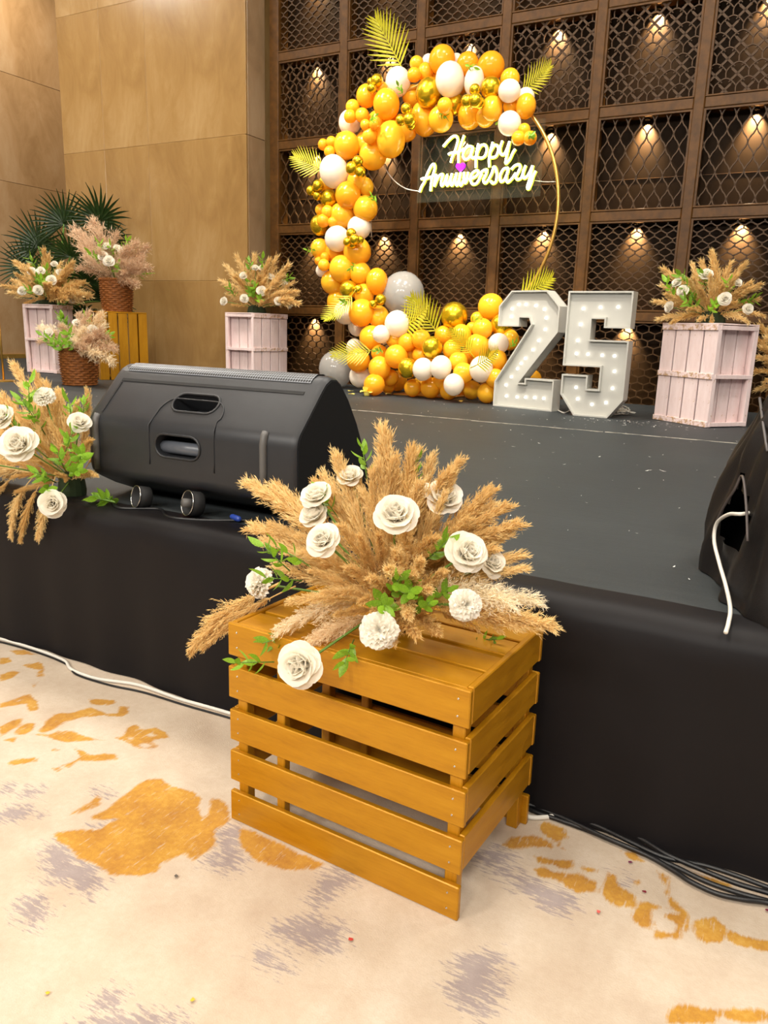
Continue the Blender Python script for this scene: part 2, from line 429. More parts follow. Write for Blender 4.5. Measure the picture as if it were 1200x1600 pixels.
# the same print goes on beyond the frame
def repeat(ps): return ps + [p + np.array(d) for p in ps for d in ((-3.3, -.35), (2.6, -.9), (.3, -2.4), (-3.0, -2.6))]
fo, fh, fp = repeat(fo), repeat(fh), repeat(fp)
gx = np.concatenate([np.linspace(-16, -4.0, 60)[:-1], np.linspace(-4.0, 1.2, 470), np.linspace(1.2, 5, 30)[1:]])
gy = np.concatenate([np.linspace(-6, .4, 60)[:-1], np.linspace(.4, 2.1, 170), np.linspace(2.1, 9.4, 10)[1:]])
GX, GY = np.meshgrid(gx, gy); PTS = np.stack([GX.ravel(), GY.ravel()], 1)
def sdf(polys, lim=.08):
    out = np.full(len(PTS), -lim)
    for P in polys:
        lo, hi = P.min(0) - lim, P.max(0) + lim
        idx = np.where((PTS[:, 0] > lo[0]) & (PTS[:, 0] < hi[0]) & (PTS[:, 1] > lo[1]) & (PTS[:, 1] < hi[1]))[0]
        if not len(idx): continue
        q = PTS[idx]; d = np.full(len(q), 9.0); ins = np.zeros(len(q), bool)
        for a, b in zip(P, np.roll(P, -1, 0)):
            ab = b - a; t_ = np.clip(((q - a) @ ab)/max(1e-9, ab @ ab), 0, 1)
            d = np.minimum(d, np.linalg.norm(q - a - t_[:, None]*ab, axis=1))
            with np.errstate(divide='ignore', invalid='ignore'):
                cr = ((a[1] > q[:, 1]) != (b[1] > q[:, 1])) & (q[:, 0] < (b[0]-a[0])*(q[:, 1]-a[1])/(b[1]-a[1]) + a[0])
            ins ^= cr
        out[idx] = np.maximum(out[idx], np.where(ins, d, -d))
    return out
so = np.minimum(sdf(fo), -sdf(fh)); sp = sdf(fp)
nx, ny = len(gx), len(gy)
quads = [(j*nx+i, j*nx+i+1, (j+1)*nx+i+1, (j+1)*nx+i) for j in range(ny-1) for i in range(nx-1)]
me = bpy.data.meshes.new('floor'); me.from_pydata([(x, y, 0) for x, y in PTS], [], quads)
for nm, arr in (('gold_print', so), ('mauve_print', sp)):
    at = me.attributes.new(nm, 'FLOAT', 'POINT'); at.data.foreach_set('value', arr.astype(np.float32))
t = NT('printed_carpet'); c = t.coord('Object')
a1 = t.n('ShaderNodeAttribute'); a1.attribute_name = 'gold_print'; a2 = t.n('ShaderNodeAttribute'); a2.attribute_name = 'mauve_print'
fine = t.noise(c, 60, 4, .7); mid = t.noise(c, 9, 5, .65); strk = t.noise(t.coord('Object', (60, 9, 1)), 1.6, 4, .7); big = t.noise(c, 2.2, 4, .6)
base = t.ramp(t.math('ADD', t.math('MULTIPLY', mid, .5), t.math('MULTIPLY', big, .5)), [(.3, srgb(176, 155, 134)), (.52, srgb(194, 177, 157)), (.7, srgb(206, 191, 174))])
base = t.mix(t.math('MULTIPLY', t.ramp(fine, [(.35, (1,1,1)), (.6, (0,0,0))]), .25), base, srgb(172, 150, 126))
s2 = t.noise(t.coord('Object', (22, 120, 1)), 1.0, 5, .75)
d1 = t.math('ADD', a1.outputs['Fac'], t.math('MULTIPLY', t.math('SUBTRACT', mid, .5), .035))
wo = t.math('ADD', d1, t.math('MULTIPLY', t.math('SUBTRACT', strk, .52), .03))
mo = t.math('SMOOTHSTEP', -.004, .006, wo) if False else t.ramp(t.math('ADD', t.math('MULTIPLY', wo, 40), .5), [(.3, (0,0,0)), (.7, (1,1,1))])
mo = t.math('MULTIPLY', mo, t.ramp(strk, [(.30, (.25,)*3), (.42, (1,1,1))]))
wp = t.math('ADD', t.math('ADD', a2.outputs['Fac'], t.math('MULTIPLY', t.math('SUBTRACT', mid, .5), .10)), t.math('MULTIPLY', t.math('SUBTRACT', s2, .5), .30))
mp_ = t.ramp(t.math('ADD', t.math('MULTIPLY', wp, 18), .5), [(.3, (0,0,0)), (.8, (1,1,1))])
mauve = t.ramp(mid, [(.3, srgb(122, 109, 114)), (.7, srgb(150, 137, 137))])
gold = t.ramp(t.math('ADD', t.math('MULTIPLY', mid, .6), t.math('MULTIPLY', fine, .4)), [(.35, srgb(158, 104, 30)), (.55, srgb(184, 134, 42)), (.7, srgb(200, 158, 74))])
col = t.mix(t.math('MULTIPLY', mp_, .8), base, mauve)
col = t.mix(mo, col, gold)
t.set(Base_Color=col, Roughness=.95); t.b.inputs['Sheen Weight'].default_value = .1
t.bump(t.math('ADD', t.noise(c, 220, 3, .7), t.math('MULTIPLY', mo, .3)), .35, .006)
me.materials.append(t.m)
floor = struct(obj('floor', me))

# ------------------------------------------------------------------ ceiling
struct(MB().box((-4, 2.5, 8.1), (22, 18, .2)).build('ceiling', plain('ceiling_paint', srgb(225, 210, 185), .8)))

# ------------------------------------------------------------------ stage: deck and skirt
stage = empty('stage', (0, 0, 0), 0, 'low black stage with cloth deck and satin skirt', 'stage')
SX0, SX1 = -13.0, 4.6
b = MB()
for (x0, x1, y1) in ((-6.69, SX1, 8.845), (-10.1, -6.69, 8.495), (SX0+.02, -10.1, 12.35)):
    b.box(((x0+x1)/2, (2.08+y1)/2, S-.02), (x1-x0, y1-2.08, .04))
b.build('deck', M['deck'], stage)
b = MB(); rows = []
prof = [(2.14, S+.002), (2.08, S+.004), (2.05, S+.003), (2.02, S-.004), (1.998, S-.02), (1.985, S-.05), (1.982, S-.10), (1.982, .50), (1.98, .38), (1.98, .24), (1.978, .12), (1.975, .04), (1.972, .004)]
xs = np.concatenate([np.linspace(SX0, -3.5, 40)[:-1], np.linspace(-3.5, .6, 140), np.linspace(.6, SX1, 16)[1:]])
for (y, z) in prof:
    k = max(0, min(1, (S - .03 - z)/.5))
    rows.append([(x, y + k*(.010*math.sin(x*5.1+1) + .007*math.sin(x*11.3) + .005*math.sin(x*23.7+2)) + (.004*math.sin(x*17) if z > S-.12 else 0), z + (.0015*math.sin(x*9) if z > .6 else 0)) for x in xs])
b.grid(rows).build('skirt', M['skirt'], stage, True)
b = MB()
for i, x0 in enumerate(np.arange(-4.6, 2.0, 1.1)):
    b.box((x0+.55, 5.98 + .012*math.sin(i*2.1), S+.0012), (1.085, .022, .0024))
t = NT('frayed_tape'); c = t.coord('Object', (2, 30, 1)); f = t.noise(c, 3, 4, .7)
t.set(Base_Color=t.ramp(f, [(.42, srgb(84, 86, 84)), (.56, srgb(196, 190, 176))]), Roughness=.7); M['tape'] = t.m
b.build('seam_tape', M['tape'], stage)
# lint and petals scattered on the stage cloth
rnd = random.Random(5); b = MB()
for i in range(420):
    x = rnd.uniform(-6, .9); y = rnd.uniform(2.15, 7.4)
    if -2.7 < x < -1.3 and y < 2.9: continue
    if rnd.random() < .3: x = rnd.gauss(-1.3, .35); y = rnd.gauss(6.8, .12)
    r = rnd.uniform(.003, .010) if y > 4 else rnd.uniform(.0015, .005); a = rnd.uniform(0, 6.28)
    p = [(x + r*math.cos(a+k*1.57)*(1.8 if k % 2 else .7), y + r*math.sin(a+k*1.57)*(1.8 if k % 2 else .7), S+.0045 + (.003 if k == 1 else 0)) for k in range(4)]
    b.add(p, [(0, 1, 2, 3)])
lint = b.build('lint', plain('lint_white', srgb(205, 205, 200), .8))
tag(lint, 'white lint and paper crumbs scattered over the stage cloth', 'lint', kind='stuff')

# ------------------------------------------------------------------ timber lattice wall
PW0, PSP = -6.53, 1.045; NCOL = 8
RZ = [1.59, 2.63, 3.67, 4.71, 5.75, 6.79, 7.83]
YF = 8.85
wall_back = struct(MB().box((-2.0, 9.13, 4.0), (10.2, .10, 8.0)).build('wall_back', M['niche']))
for k in range(NCOL+1):
    x = PW0 + PSP*k
    w = .14 if k == 0 else .105
    p = MB().box((0, 0, 0), (w, .225, 8.0), .008).build('post', M['timber'], wall_back); p.location = (x, YF+.1125, 4.0)
for z in RZ:
    for k in range(NCOL):
        p = MB().box((0, 0, 0), (PSP-.105, .215, .105), .008); p.box((0, -.105, .058), (PSP-.105, .022, .016), .003)
        p = p.build('rail', M['timber'], wall_back); p.location = (PW0+PSP*(k+.5), YF+.1175, z)
OW = PSP-.105; OH = RZ[1]-RZ[0]-.105
def ribbon(b, pts, w, d, closed=False):
    """flat bar in the XZ plane following pts (x, z); face width w, depth d"""
    pts = [Vector((p[0], p[1])) for p in pts]; m = len(pts)
    L = []; Rr = []
    for i in range(m):
        a = pts[(i-1) % m] if closed or i > 0 else pts[i]; c = pts[(i+1) % m] if closed or i < m-1 else pts[i]
        t_ = (c-a); t_ = t_.normalized() if t_.length else Vector((1, 0)); n = Vector((-t_.y, t_.x))*w/2
        L.append(pts[i]+n); Rr.append(pts[i]-n)
    vs = []
    for i in range(m):
        vs += [(L[i].x, 0, L[i].y), (Rr[i].x, 0, Rr[i].y), (Rr[i].x, d, Rr[i].y), (L[i].x, d, L[i].y)]
    fs = []
    for i in range(m if closed else m-1):
        j = (i+1) % m; A = i*4; B = j*4
        fs += [(A, A+1, B+1, B), (A+1, A+2, B+2, B+1), (A+3, A, B, B+3), (A+2, A+3, B+3, B+2)]
    b.add(vs, fs)
def clip_runs(pts, hw, hh):
    run = []
    for p in pts:
        if abs(p[0]) <= hw and abs(p[1]) <= hh: run.append(p)
        else:
            if len(run) > 1: yield run
            run = []
    if len(run) > 1: yield run
HW, HH = OW/2+.02, OH/2+.02
def lat_ogee():
    b = MB(); sp = OW/14.0; ch = .262
    for i in range(0, 15):
        s_ = 1 if i % 2 else -1; x0 = -OW/2 + i*sp; pts = []
        for j in range(0, 97):
            z = -HH + 2*HH*j/96; ph = (z/ch) % 1.0
            c_ = math.cos(2*math.pi*ph); og = math.copysign(abs(c_)**.75, c_)*.65 + (4*abs(ph-.5)-1)*.35
            pts.append((x0 + s_*og*sp/2*.99, z))
        for r in clip_runs(pts, HW, HH): ribbon(b, r, .0115, .022)
    return b
def lat_wave():
    b = MB(); per = .125; sp = .058
    n = int(OH/sp)+1
    for k in range(-n//2-1, n//2+2):
        z0 = k*sp; ph = math.pi*(k % 2)
        pts = [(-HW + 2*HW*j/80, z0 + .0135*math.sin(2*math.pi*(-HW+2*HW*j/80)/per + ph)) for j in range(81)]
        for r in clip_runs(pts, HW, HH): ribbon(b, r, .0125, .022)
        for q in range(-9, 10):                  # short links where two waves come closest
            x = (q + (.25 if k % 2 == 0 else .75))*per
            z1 = z0+.012; z2 = z0+sp-.012
            if abs(x) < HW and abs(z1) < HH and abs(z2) < HH: ribbon(b, [(x, z1), (x, z2)], .014, .020)
    return b
def lat_ring():
    b = MB(); px = .205; pz = .278
    for r in range(-5, 6):
        for c_ in range(-4, 5):
            x = (c_ + (.5 if r % 2 else 0))*px; z = r*pz/2
            if abs(x) > HW+.06 or abs(z) > HH+.06: continue
            pts = smooth_path([(x-.1025, z-.0325, 0), (x-.1025, z+.0325, 0), (x-.055, z+.082, 0), (x, z+.1065, 0), (x+.055, z+.082, 0), (x+.1025, z+.0325, 0)], 3)
            for rr in clip_runs([(q.x, q.y) for q in pts], HW, HH): ribbon(b, rr, .011, .022)
            for s_ in (1, -1):                   # cross flower in the ring
                arm = [(x+u*.052*s_, z+u*.050) for u in (-1, -.5, .5, 1)]
                if all(abs(p[0]) < HW and abs(p[1]) < HH for p in arm): ribbon(b, arm, .022, .018)
                for e_ in (-1, 1):               # thin tie from the flower to its ring
                    tie = [(x+e_*.050*s_, z+e_*.048), (x+e_*.072*s_, z+e_*.070)]
                    if all(abs(p[0]) < HW and abs(p[1]) < HH for p in tie): ribbon(b, tie, .008, .016)
    return b
def lat_hex():
    b = MB(); a = .066; h = .052
    for r in range(-10, 11):
        for c_ in range(-9, 10):
            x = (c_ + (.5 if r % 2 else 0))*2*a; z = r*h*1.5
            pts = [(x-a, z-h/2), (x-a, z+h/2), (x, z+h), (x+a, z+h/2)]
            for rr in clip_runs(pts, HW, HH): ribbon(b, rr, .012, .022)
    return b
LAT = [lat_hex().mesh('lattice_hex', M['lattice']), lat_wave().mesh('lattice_wave', M['lattice']), lat_ogee().mesh('lattice_ogee', M['lattice']),
       lat_ring().mesh('lattice_ring', M['lattice']), lat_wave().mesh('lattice_wave_top', M['lattice'])]
fr = MB()
for sx in (-1, 1): fr.box((sx*(OW/2-.011), -.01, 0), (.022, .05, OH))
for sz in (-1, 1): fr.box((0, -.01, sz*(OH/2-.009)), (OW-.044, .05, .018))
FRM = fr.mesh('panel_frame', M['timber'])
can = MB().lathe([(.0, 0), (.028, 0), (.03, -.02), (.022, -.02), (.0, -.008)], 14).mesh('niche_lamp', M['black_deep'])
spot_data = bpy.data.lights.new('niche_spot', 'SPOT'); spot_data.energy = 300; spot_data.color = (1, .80, .52)
spot_data.spot_size = math.radians(84); spot_data.spot_blend = 1.0; spot_data.shadow_soft_size = .012
for r in range(7):
    zc = RZ[r]-.0525-OH/2
    for k in range(NCOL):
        x = PW0+PSP*(k+.5)
        p = obj('lattice_panel', LAT[r % 5 if r < 5 else r-3], wall_back); p.location = (x, YF+.055, zc)
        p = obj('panel_frame', FRM, wall_back); p.location = (x, YF+.055, zc)
        p = obj('niche_lamp', can, wall_back); p.location = (x, 9.04, zc+OH/2)
        l = bpy.data.objects.new('niche_spot', spot_data); COL.objects.link(l); l.location = (x, 9.022, zc+OH/2-.022)
        l.rotation_euler = (math.radians(22), 0, 0)
zc = RZ[2]-.0525-OH/2
for k in range(NCOL):
    p = MB().box((0, 0, 0), (OW, .006, .006)).build('seam_strip', M['timber'], wall_back); p.location = (PW0+PSP*(k+.5), 9.078, zc-.12)

# ------------------------------------------------------------------ marble walls
MY = 8.5; MX0, MX1 = -10.1, -6.70
wall_left = struct(MB().box(((MX0+MX1)/2, MY+.449, 4.0), (MX1-MX0-.04, .89, 8.0)).build('wall_marble', M['marble']))
xs_ = [-10.1, -9.25, -8.4, -6.70]; zs_ = [.0, 1.95, 3.75, 5.55, 8.0]
for i in range(3):
    for j in range(4):
        x0, x1, z0, z1 = xs_[i], xs_[i+1], zs_[j], zs_[j+1]
        p = MB().box((0, 0, 0), (x1-x0-.006, .03, z1-z0-.006), .003).build('marble_slab', M['marble'], wall_left)
        p.location = ((x0+x1)/2, MY+.015, (z0+z1)/2)
for j in range(4):
    z0, z1 = zs_[j], zs_[j+1]
    p = MB().box((0, 0, 0), (.03, .36, z1-z0-.006), .003).build('return_slab', M['marble_grey'], wall_left); p.location = (MX1-.012, MY+.03+.18, (z0+z1)/2)
wl = struct(MB().box((-13.1, 4.5, 4.0), (.12, 16, 8.0)).build('wall_left', M['marble_side']))
ys_ = [0.5, 2.6, 4.7, 6.8, 8.9, 11.0, 12.4]
for i in range(6):
    for j in range(4):
        p = MB().box((0, 0, 0), (.03, ys_[i+1]-ys_[i]-.006, zs_[j+1]-zs_[j]-.006), .003).build('marble_slab', M['marble_side'], wl)
        p.location = (-13.03, (ys_[i]+ys_[i+1])/2, (zs_[j]+zs_[j+1])/2)
struct(MB().box((-11.6, 12.45, 4.0), (3.2, .1, 8.0)).build('wall_rear', M['marble_side']))
struct(MB().box((-13.0, 8.9, S+.04), (.03, 7.0, .08), .004).build('baseboard_left', M['brass']))
# ================================================================== FLOWER KIT
def make_plume(seed, nb, ns, bend, width, t0, sw, droop=.0, fluff=1.0):
    """unit-length pampas plume: stem + feathery branches of spikelets; base at origin, leaning to +X"""
    R = random.Random(seed); b = MB()
    ax = lambda t: Vector((bend*t*t, 0, t))
    b.tube([ax(i/8) for i in range(9)], [.010-.007*i/8 for i in range(9)], 5)
    for i in range(nb):
        t = t0 + (1-t0)*(i+R.random())/nb
        u = (t-t0)/(1-t0)
        env = (min(1, u/.22)**.7)*(1-u*.62)
        ln = width*2.6*env*R.uniform(.7, 1.15)
        tan = (ax(min(1, t+.02)) - ax(t-.02)).normalized()
        a = R.uniform(0, 2*math.pi)
        side = (Vector((math.cos(a), math.sin(a), 0)) - tan*tan.dot(Vector((math.cos(a), math.sin(a), 0)))).normalized()
        ang = math.radians(R.uniform(10, 30)*fluff)*(1.0-.45*u)
        d = tan*math.cos(ang) + side*math.sin(ang)
        p0 = ax(t)
        pts = []
        for k in range(5):
            q = k/4
            pts.append(p0 + d*ln*q + side*ln*.10*q*q*fluff + Vector((droop, 0, 0))*ln*q*q)
        w = .0035
        for k in range(4):
            sd = d.cross(side)*w*(1-.15*k)
            b.add([pts[k]-sd, pts[k]+sd, pts[k+1]+sd*.8, pts[k+1]-sd*.8], [(0, 1, 2, 3)])
        for k in range(ns):
            q = .12+.88*(k+R.random())/ns; m = min(3, int(q*4)); f = q*4-m
            p = pts[m].lerp(pts[m+1], f)
            e = (d + Vector((R.gauss(0, .33), R.gauss(0, .33), R.gauss(0, .33)))*fluff).normalized()
            o_ = e.cross(Vector((R.gauss(0, 1), R.gauss(0, 1), R.gauss(0, 1)))).normalized()
            L = sw*7*R.uniform(.7, 1.4)
            b.add([p, p+e*L*.45+o_*sw*.5, p+e*L, p+e*L*.45-o_*sw*.5], [(0, 1, 2, 3)])
    return b
PL = {}
for mat in ('plume', 'plume_pale', 'plume_brown'):
    PL[mat] = {'near': [], 'far': []}
    for v in range(4 if mat != 'plume_brown' else 2):
        bend = (.06, .16, .28, .42)[v]
        fl = 1.0 if mat == 'plume' else 1.35
        if mat != 'plume_brown':
            PL[mat]['near'].append((bend, make_plume(v*7+1, 185, 22, bend, (.115 if mat == 'plume' else .13), .26, .0056, 0, fl).mesh('pampas_plume', M[mat])))
for mat in ('plume', 'plume_brown', 'plume_pale'):
    for v in range(3):
        bend = (.08, .22, .40)[v]
        fl = .8 if mat == 'plume' else 1.5
        PL[mat]['far'].append((bend, make_plume(v*5+3, 70, 11, bend, (.11 if mat == 'plume' else .15), .24, .013, 0, fl).mesh('pampas_plume', M[mat])))

def petal_pts(w, h, cup, curl, nu=5, nv=5, ruffle=0.0, ph=0.0):
    P = []
    for j in range(nv):
        v = j/(nv-1); row = []
        wid = w*(math.sin(math.pi*(.12+.66*v)))**.8
        for i in range(nu):
            u = -1+2*i/(nu-1)
            x = u*wid; z = h*v*(1-.10*u*u*v)
            y = -cup*(math.cos(u*1.2)-1)*-1*w*-1 if False else cup*w*(u*u)*(1-.2*v)
            y -= curl*h*max(0, v-.55)**2*2.2
            y += ruffle*h*math.sin(u*7+ph)*v*v
            row.append((x, -y if False else y, z))
        P.append(row)
    return P
RINGS = [(3, .08, 3, .38, .84, .9, .0), (4, .15, 9, .48, .90, .75, .10), (5, .22, 19, .58, .94, .55, .22), (6, .28, 35, .64, .94, .42, .36), (6, .30, 58, .64, .88, .28, .5)]
def rose_petals(seed, res=5):
    """list of (petal type index, matrix) for a unit rose opening along +Z; outer radius about 1"""
    R = random.Random(seed); out = []
    for ri, (n, rad, tilt, w, h, cup, curl) in enumerate(RINGS):
        for k in range(n):
            a = 2*math.pi*(k+.37*ri)/n + R.uniform(-.15, .15)
            m = Matrix.Rotation(a, 4, 'Z') @ Matrix.Translation((0, rad*.6, -.02*ri)) @ Matrix.Rotation(-math.radians(tilt+R.uniform(-7, 7)), 4, 'X') @ Matrix.Rotation(R.uniform(-.12, .12), 4, 'Z') @ Matrix.Scale(R.uniform(.92, 1.08), 4)
            out.append((ri, m))
    return out
# petal local frame: root at origin, blade up +Z, inner face towards -Y (flower axis)
def petal_mesh(ri, res=5):
    n, rad, tilt, w, h, cup, curl = RINGS[ri]
    P = petal_pts(w, h, cup, curl, res, res)
    P = [[(x, -y, z) for (x, y, z) in row] for row in P]     # edges wrap towards the axis
    return P
PETAL = [MB().grid(petal_mesh(r)).mesh('petal', M['petal'], True) for r in range(5)]
def core_mb():
    b = MB()
    for k in range(3):                          # tight spiral bud
        P = []
        for j in range(5):
            v = j/4; row = []
            for i in range(9):
                a = k*2.1 + i/8*3.4; r = (.10+.05*k)*(.55+.6*v) + .012*i
                row.append((r*math.cos(a), r*math.sin(a), .70*v+.02*k))
            P.append(row)
        b.grid(P)
    b.lathe([(0, -.10), (.14, -.06), (.22, .04), (.16, .16), (0, .2)], 10)
    return b
CORE = core_mb().mesh('rose', M['petal'], True)
def rose_far_mesh(seed):
    b = core_mb()
    for ri, m in rose_petals(seed): b.grid([[m @ Vector(p) for p in row] for row in petal_mesh(ri, 4)])
    return b.mesh('rose', M['petal'], True)
ROSE_FAR = [rose_far_mesh(s) for s in (1, 2)]
def carnation_mesh(seed):
    R = random.Random(seed); b = MB()
    for k in range(46):
        q = (k+.5)/46; tilt = math.radians(8+88*q**.8); a = k*2.39996
        m = Matrix.Rotation(a, 4, 'Z') @ Matrix.Rotation(-tilt, 4, 'X') @ Matrix.Rotation(R.uniform(-.5, .5), 4, 'Z')
        P = petal_pts(.30+.12*q, .86+R.uniform(-.06, .1), .25, .25, 9, 5, .09, R.uniform(0, 6))
        b.grid([[m @ Vector((x, -y, z)) for (x, y, z) in row] for row in P])
    b.lathe([(0, -.25), (.14, -.2), (.2, 0), (0, .2)], 8)
    return b.mesh('carnation', M['petal'], True)
CARN = [carnation_mesh(s) for s in (3, 4)]
def leaf_mb(L=1.0, w=.24, b=None, m=None):
    b = b or MB(); P = []
    for j in range(6):
        v = j/5; ww = w*math.sin(math.pi*min(1, .06+v*.94))**.8*(1-.25*v)
        P.append([Vector((s_*ww, -.10*v*v + .35*abs(s_)*ww, v*L)) for s_ in (-1, 0, 1)])
    if m is not None: P = [[m @ p for p in row] for row in P]
    return b.grid(P)
LEAF = leaf_mb().mesh('leaf', M['leaf'], True)
def sprig_mats(seed, n=7):
    R = random.Random(seed); out = []
    for k in range(n):
        t = .25+.72*k/(n-1); a = k*2.4
        out.append(Matrix.Translation((0, 0, t)) @ Matrix.Rotation(a, 4, 'Z') @ Matrix.Rotation(-math.radians(R.uniform(40, 72)*(1-.5*(k == n-1))), 4, 'X') @ Matrix.Scale(R.uniform(.34, .5), 4))
    return out
def sprig_far_mesh(seed):
    b = MB(); b.tube([(0, 0, 0), (0, 0, 1)], .014, 4)
    for m in sprig_mats(seed, 9): leaf_mb(b=b, m=m)
    return b.mesh('leaf_sprig', M['leaf'], True)
SPRIG_FAR = [sprig_far_mesh(s) for s in (1, 2)]
STEM = MB().tube([(0, 0, 0), (0.02, 0, .5), (0, 0, 1)], [.02, .016, .01], 5).mesh('leaf_sprig', M['stem'], True)

def dirquat(d, roll=0.0):
    return Vector((0, 0, 1)).rotation_difference(Vector(d).normalized()) @ Quaternion((0, 0, 1), roll)
def put_plume(parent, B, T, kind='plume', lod='near', v=None, rnd=random, down=None, fat=1.0):
    B = Vector(B); T = Vector(T); d = T-B; L = d.length; d.normalize()
    vs = PL[kind][lod]; bend, me_ = vs[(rnd.randrange(len(vs)) if v is None else v) % len(vs)]
    g = Vector(down) if down else Vector((rnd.uniform(-.4, .4), rnd.uniform(-.4, .4), -1))
    e = g - d*g.dot(d)
    e = e.normalized() if e.length > .05 else d.orthogonal().normalized()
    zl = (d - e*bend).normalized(); xl = (e - zl*e.dot(zl)).normalized(); yl = zl.cross(xl)
    s_ = (.89 if lod == 'near' else .92)*L/math.sqrt(1+bend*bend)
    o = obj('pampas_plume', me_, parent)
    m = Matrix((( xl.x, yl.x, zl.x, 0), (xl.y, yl.y, zl.y, 0), (xl.z, yl.z, zl.z, 0), (0, 0, 0, 1)))
    inv = Matrix.Translation(parent.location).inverted() if parent.rotation_euler.z == 0 else parent.matrix_basis.inverted()
    o.matrix_basis = inv @ Matrix.Translation(B) @ m @ Matrix.Diagonal((s_*fat, s_*fat, s_, 1))
    return o
def put(parent, me_, name, P, d, size, roll=0.0, squash=1.0):
    o = obj(name, me_, parent)
    o.matrix_basis = Matrix.Translation(Vector(P)-parent.location) @ dirquat(d, roll).to_matrix().to_4x4() @ Matrix.Diagonal((size, size, size*squash, 1))
    return o
def put_rose(parent, P, d, r, near=True, seed=0, carn=False):
    if carn:
        return put(parent, CARN[seed % 2], 'carnation', P, d, r*.95, seed*1.3)
    if not near:
        return put(parent, ROSE_FAR[seed % 2], 'rose', P, d, r, seed*1.1)
    o = put(parent, CORE, 'rose', P, d, r, seed*1.7)
    for ri, m in rose_petals(seed+11):
        p = obj('petal', PETAL[ri], o); p.matrix_basis = m
    return o
def put_sprig(parent, B, d, L, near=True, seed=0):
    if not near: return put(parent, SPRIG_FAR[seed % 2], 'leaf_sprig', B, d, L, seed)
    o = put(parent, STEM, 'leaf_sprig', B, d, L, seed)
    for m in sprig_mats(seed, 8):
        p = obj('leaf', LEAF, o); p.matrix_basis = m
    return o
def dome(px, py, C, rh, rv):
    """first hit of the pixel's ray with the flower dome (ellipsoid); silhouette point if it misses"""
    r = ray(px, py); A = np.array([1/rh, 1/rh, 1/rv]); o_ = (ORI-np.array(C))*A; d = r*A
    a = d @ d; b_ = o_ @ d; c_ = o_ @ o_-1; disc = b_*b_-a*c_
    t_ = (-b_ - math.sqrt(disc))/a if disc > 0 else -b_/a
    P = Vector(ORI + r*t_)
    n = (P-Vector(C)); n = Vector((n.x/rh**2, n.y/rh**2, n.z/rv**2)).normalized()
    return P, n

def arrangement(name, label, C, base_z, rh, rv, roses, tips, sprigs, near, kinds=('plume',), extra=0, seed=0, group=None, foam_r=.1, sprig_L=.16, extra_dirs=None, fat=1.0):
    R = random.Random(seed); C = Vector(C)
    e = empty(name, (C.x, C.y, base_z), 0, label, 'flowers', group)
    f = MB().lathe([(foam_r, 0), (foam_r*1.02, .02), (foam_r*.9, (C.z-base_z)*.8+.02), (foam_r*.5, (C.z-base_z)+.03), (0, (C.z-base_z)+.035)], 14).build('foam_base', M['foam'], e)
    for i, t_ in enumerate(tips):
        px, py, dy = t_[:3]; kind = t_[3] if len(t_) > 3 else kinds[i % len(kinds)]
        T = ony(px, py, C.y+dy)
        d = (T-C); B = (C + Vector((d.x, d.y, 0))*.10 if T.z > base_z-.02 else C + Vector((d.x, d.y, 0))*.5 + Vector((0, 0, .03))) + Vector((R.uniform(-.03, .03), R.uniform(-.03, .03), -.01))*rh*2
        put_plume(e, B, T, kind, 'near' if near else 'far', None, R, fat=(t_[4] if len(t_) > 4 else fat*(R.uniform(.65, 1.25) if near else 1)))
    for i in range(extra):                      # fill all round, also on the side away from the camera
        a = 2*math.pi*(i+R.random())/extra; el = R.uniform(.15, 1.1)
        d = Vector((math.cos(a)*math.cos(el), math.sin(a)*math.cos(el), math.sin(el)))
        if extra_dirs and not extra_dirs(d): continue
        T = C + Vector((d.x*rh, d.y*rh, d.z*rv))*R.uniform(.95, 1.25)
        put_plume(e, C+Vector((d.x, d.y, 0))*.05, T, kinds[i % len(kinds)], 'near' if near else 'far', None, R, fat=fat)
    for i, q in enumerate(roses):
        px, py, rp = q[:3]; P, n = dome(px, py, C, rh*.9, rv*.9)
        if len(q) > 4: P = ony(px, py, C.y+q[4]); n = (P-C).normalized()
        r = rp*depth(P)/FPX
        toward = (Vector(ORI)-P).normalized()
        d = (n*.55 + toward*.55 + Vector((0, 0, .12))).normalized()
        put_rose(e, P, d, r, near, seed*7+i, len(q) > 3 and q[3] == 'c')
        st = obj('flower_stem', STEMW, e); dd = P-C
        st.matrix_basis = Matrix.Translation(C-e.location) @ dirquat(dd).to_matrix().to_4x4() @ Matrix.Diagonal((.35*rh, .35*rh, dd.length, 1))
    for i, q in enumerate(sprigs):
        px, py, L = q; P, n = dome(px, py, C, rh*.72, rv*.72)
        toward = (Vector(ORI)-P).normalized(); jit = Vector((R.uniform(-.5, .5), R.uniform(-.5, .5), R.uniform(-.2, .7)))
        d = (n*.8 + jit*.7 + toward*.2).normalized()
        put_sprig(e, P-d*L*.55, d, L, near, seed+i)
    return e
STEMW = MB().tube([(0, 0, 0), (0, 0, 1)], .03, 5).mesh('flower_stem', M['stem'])

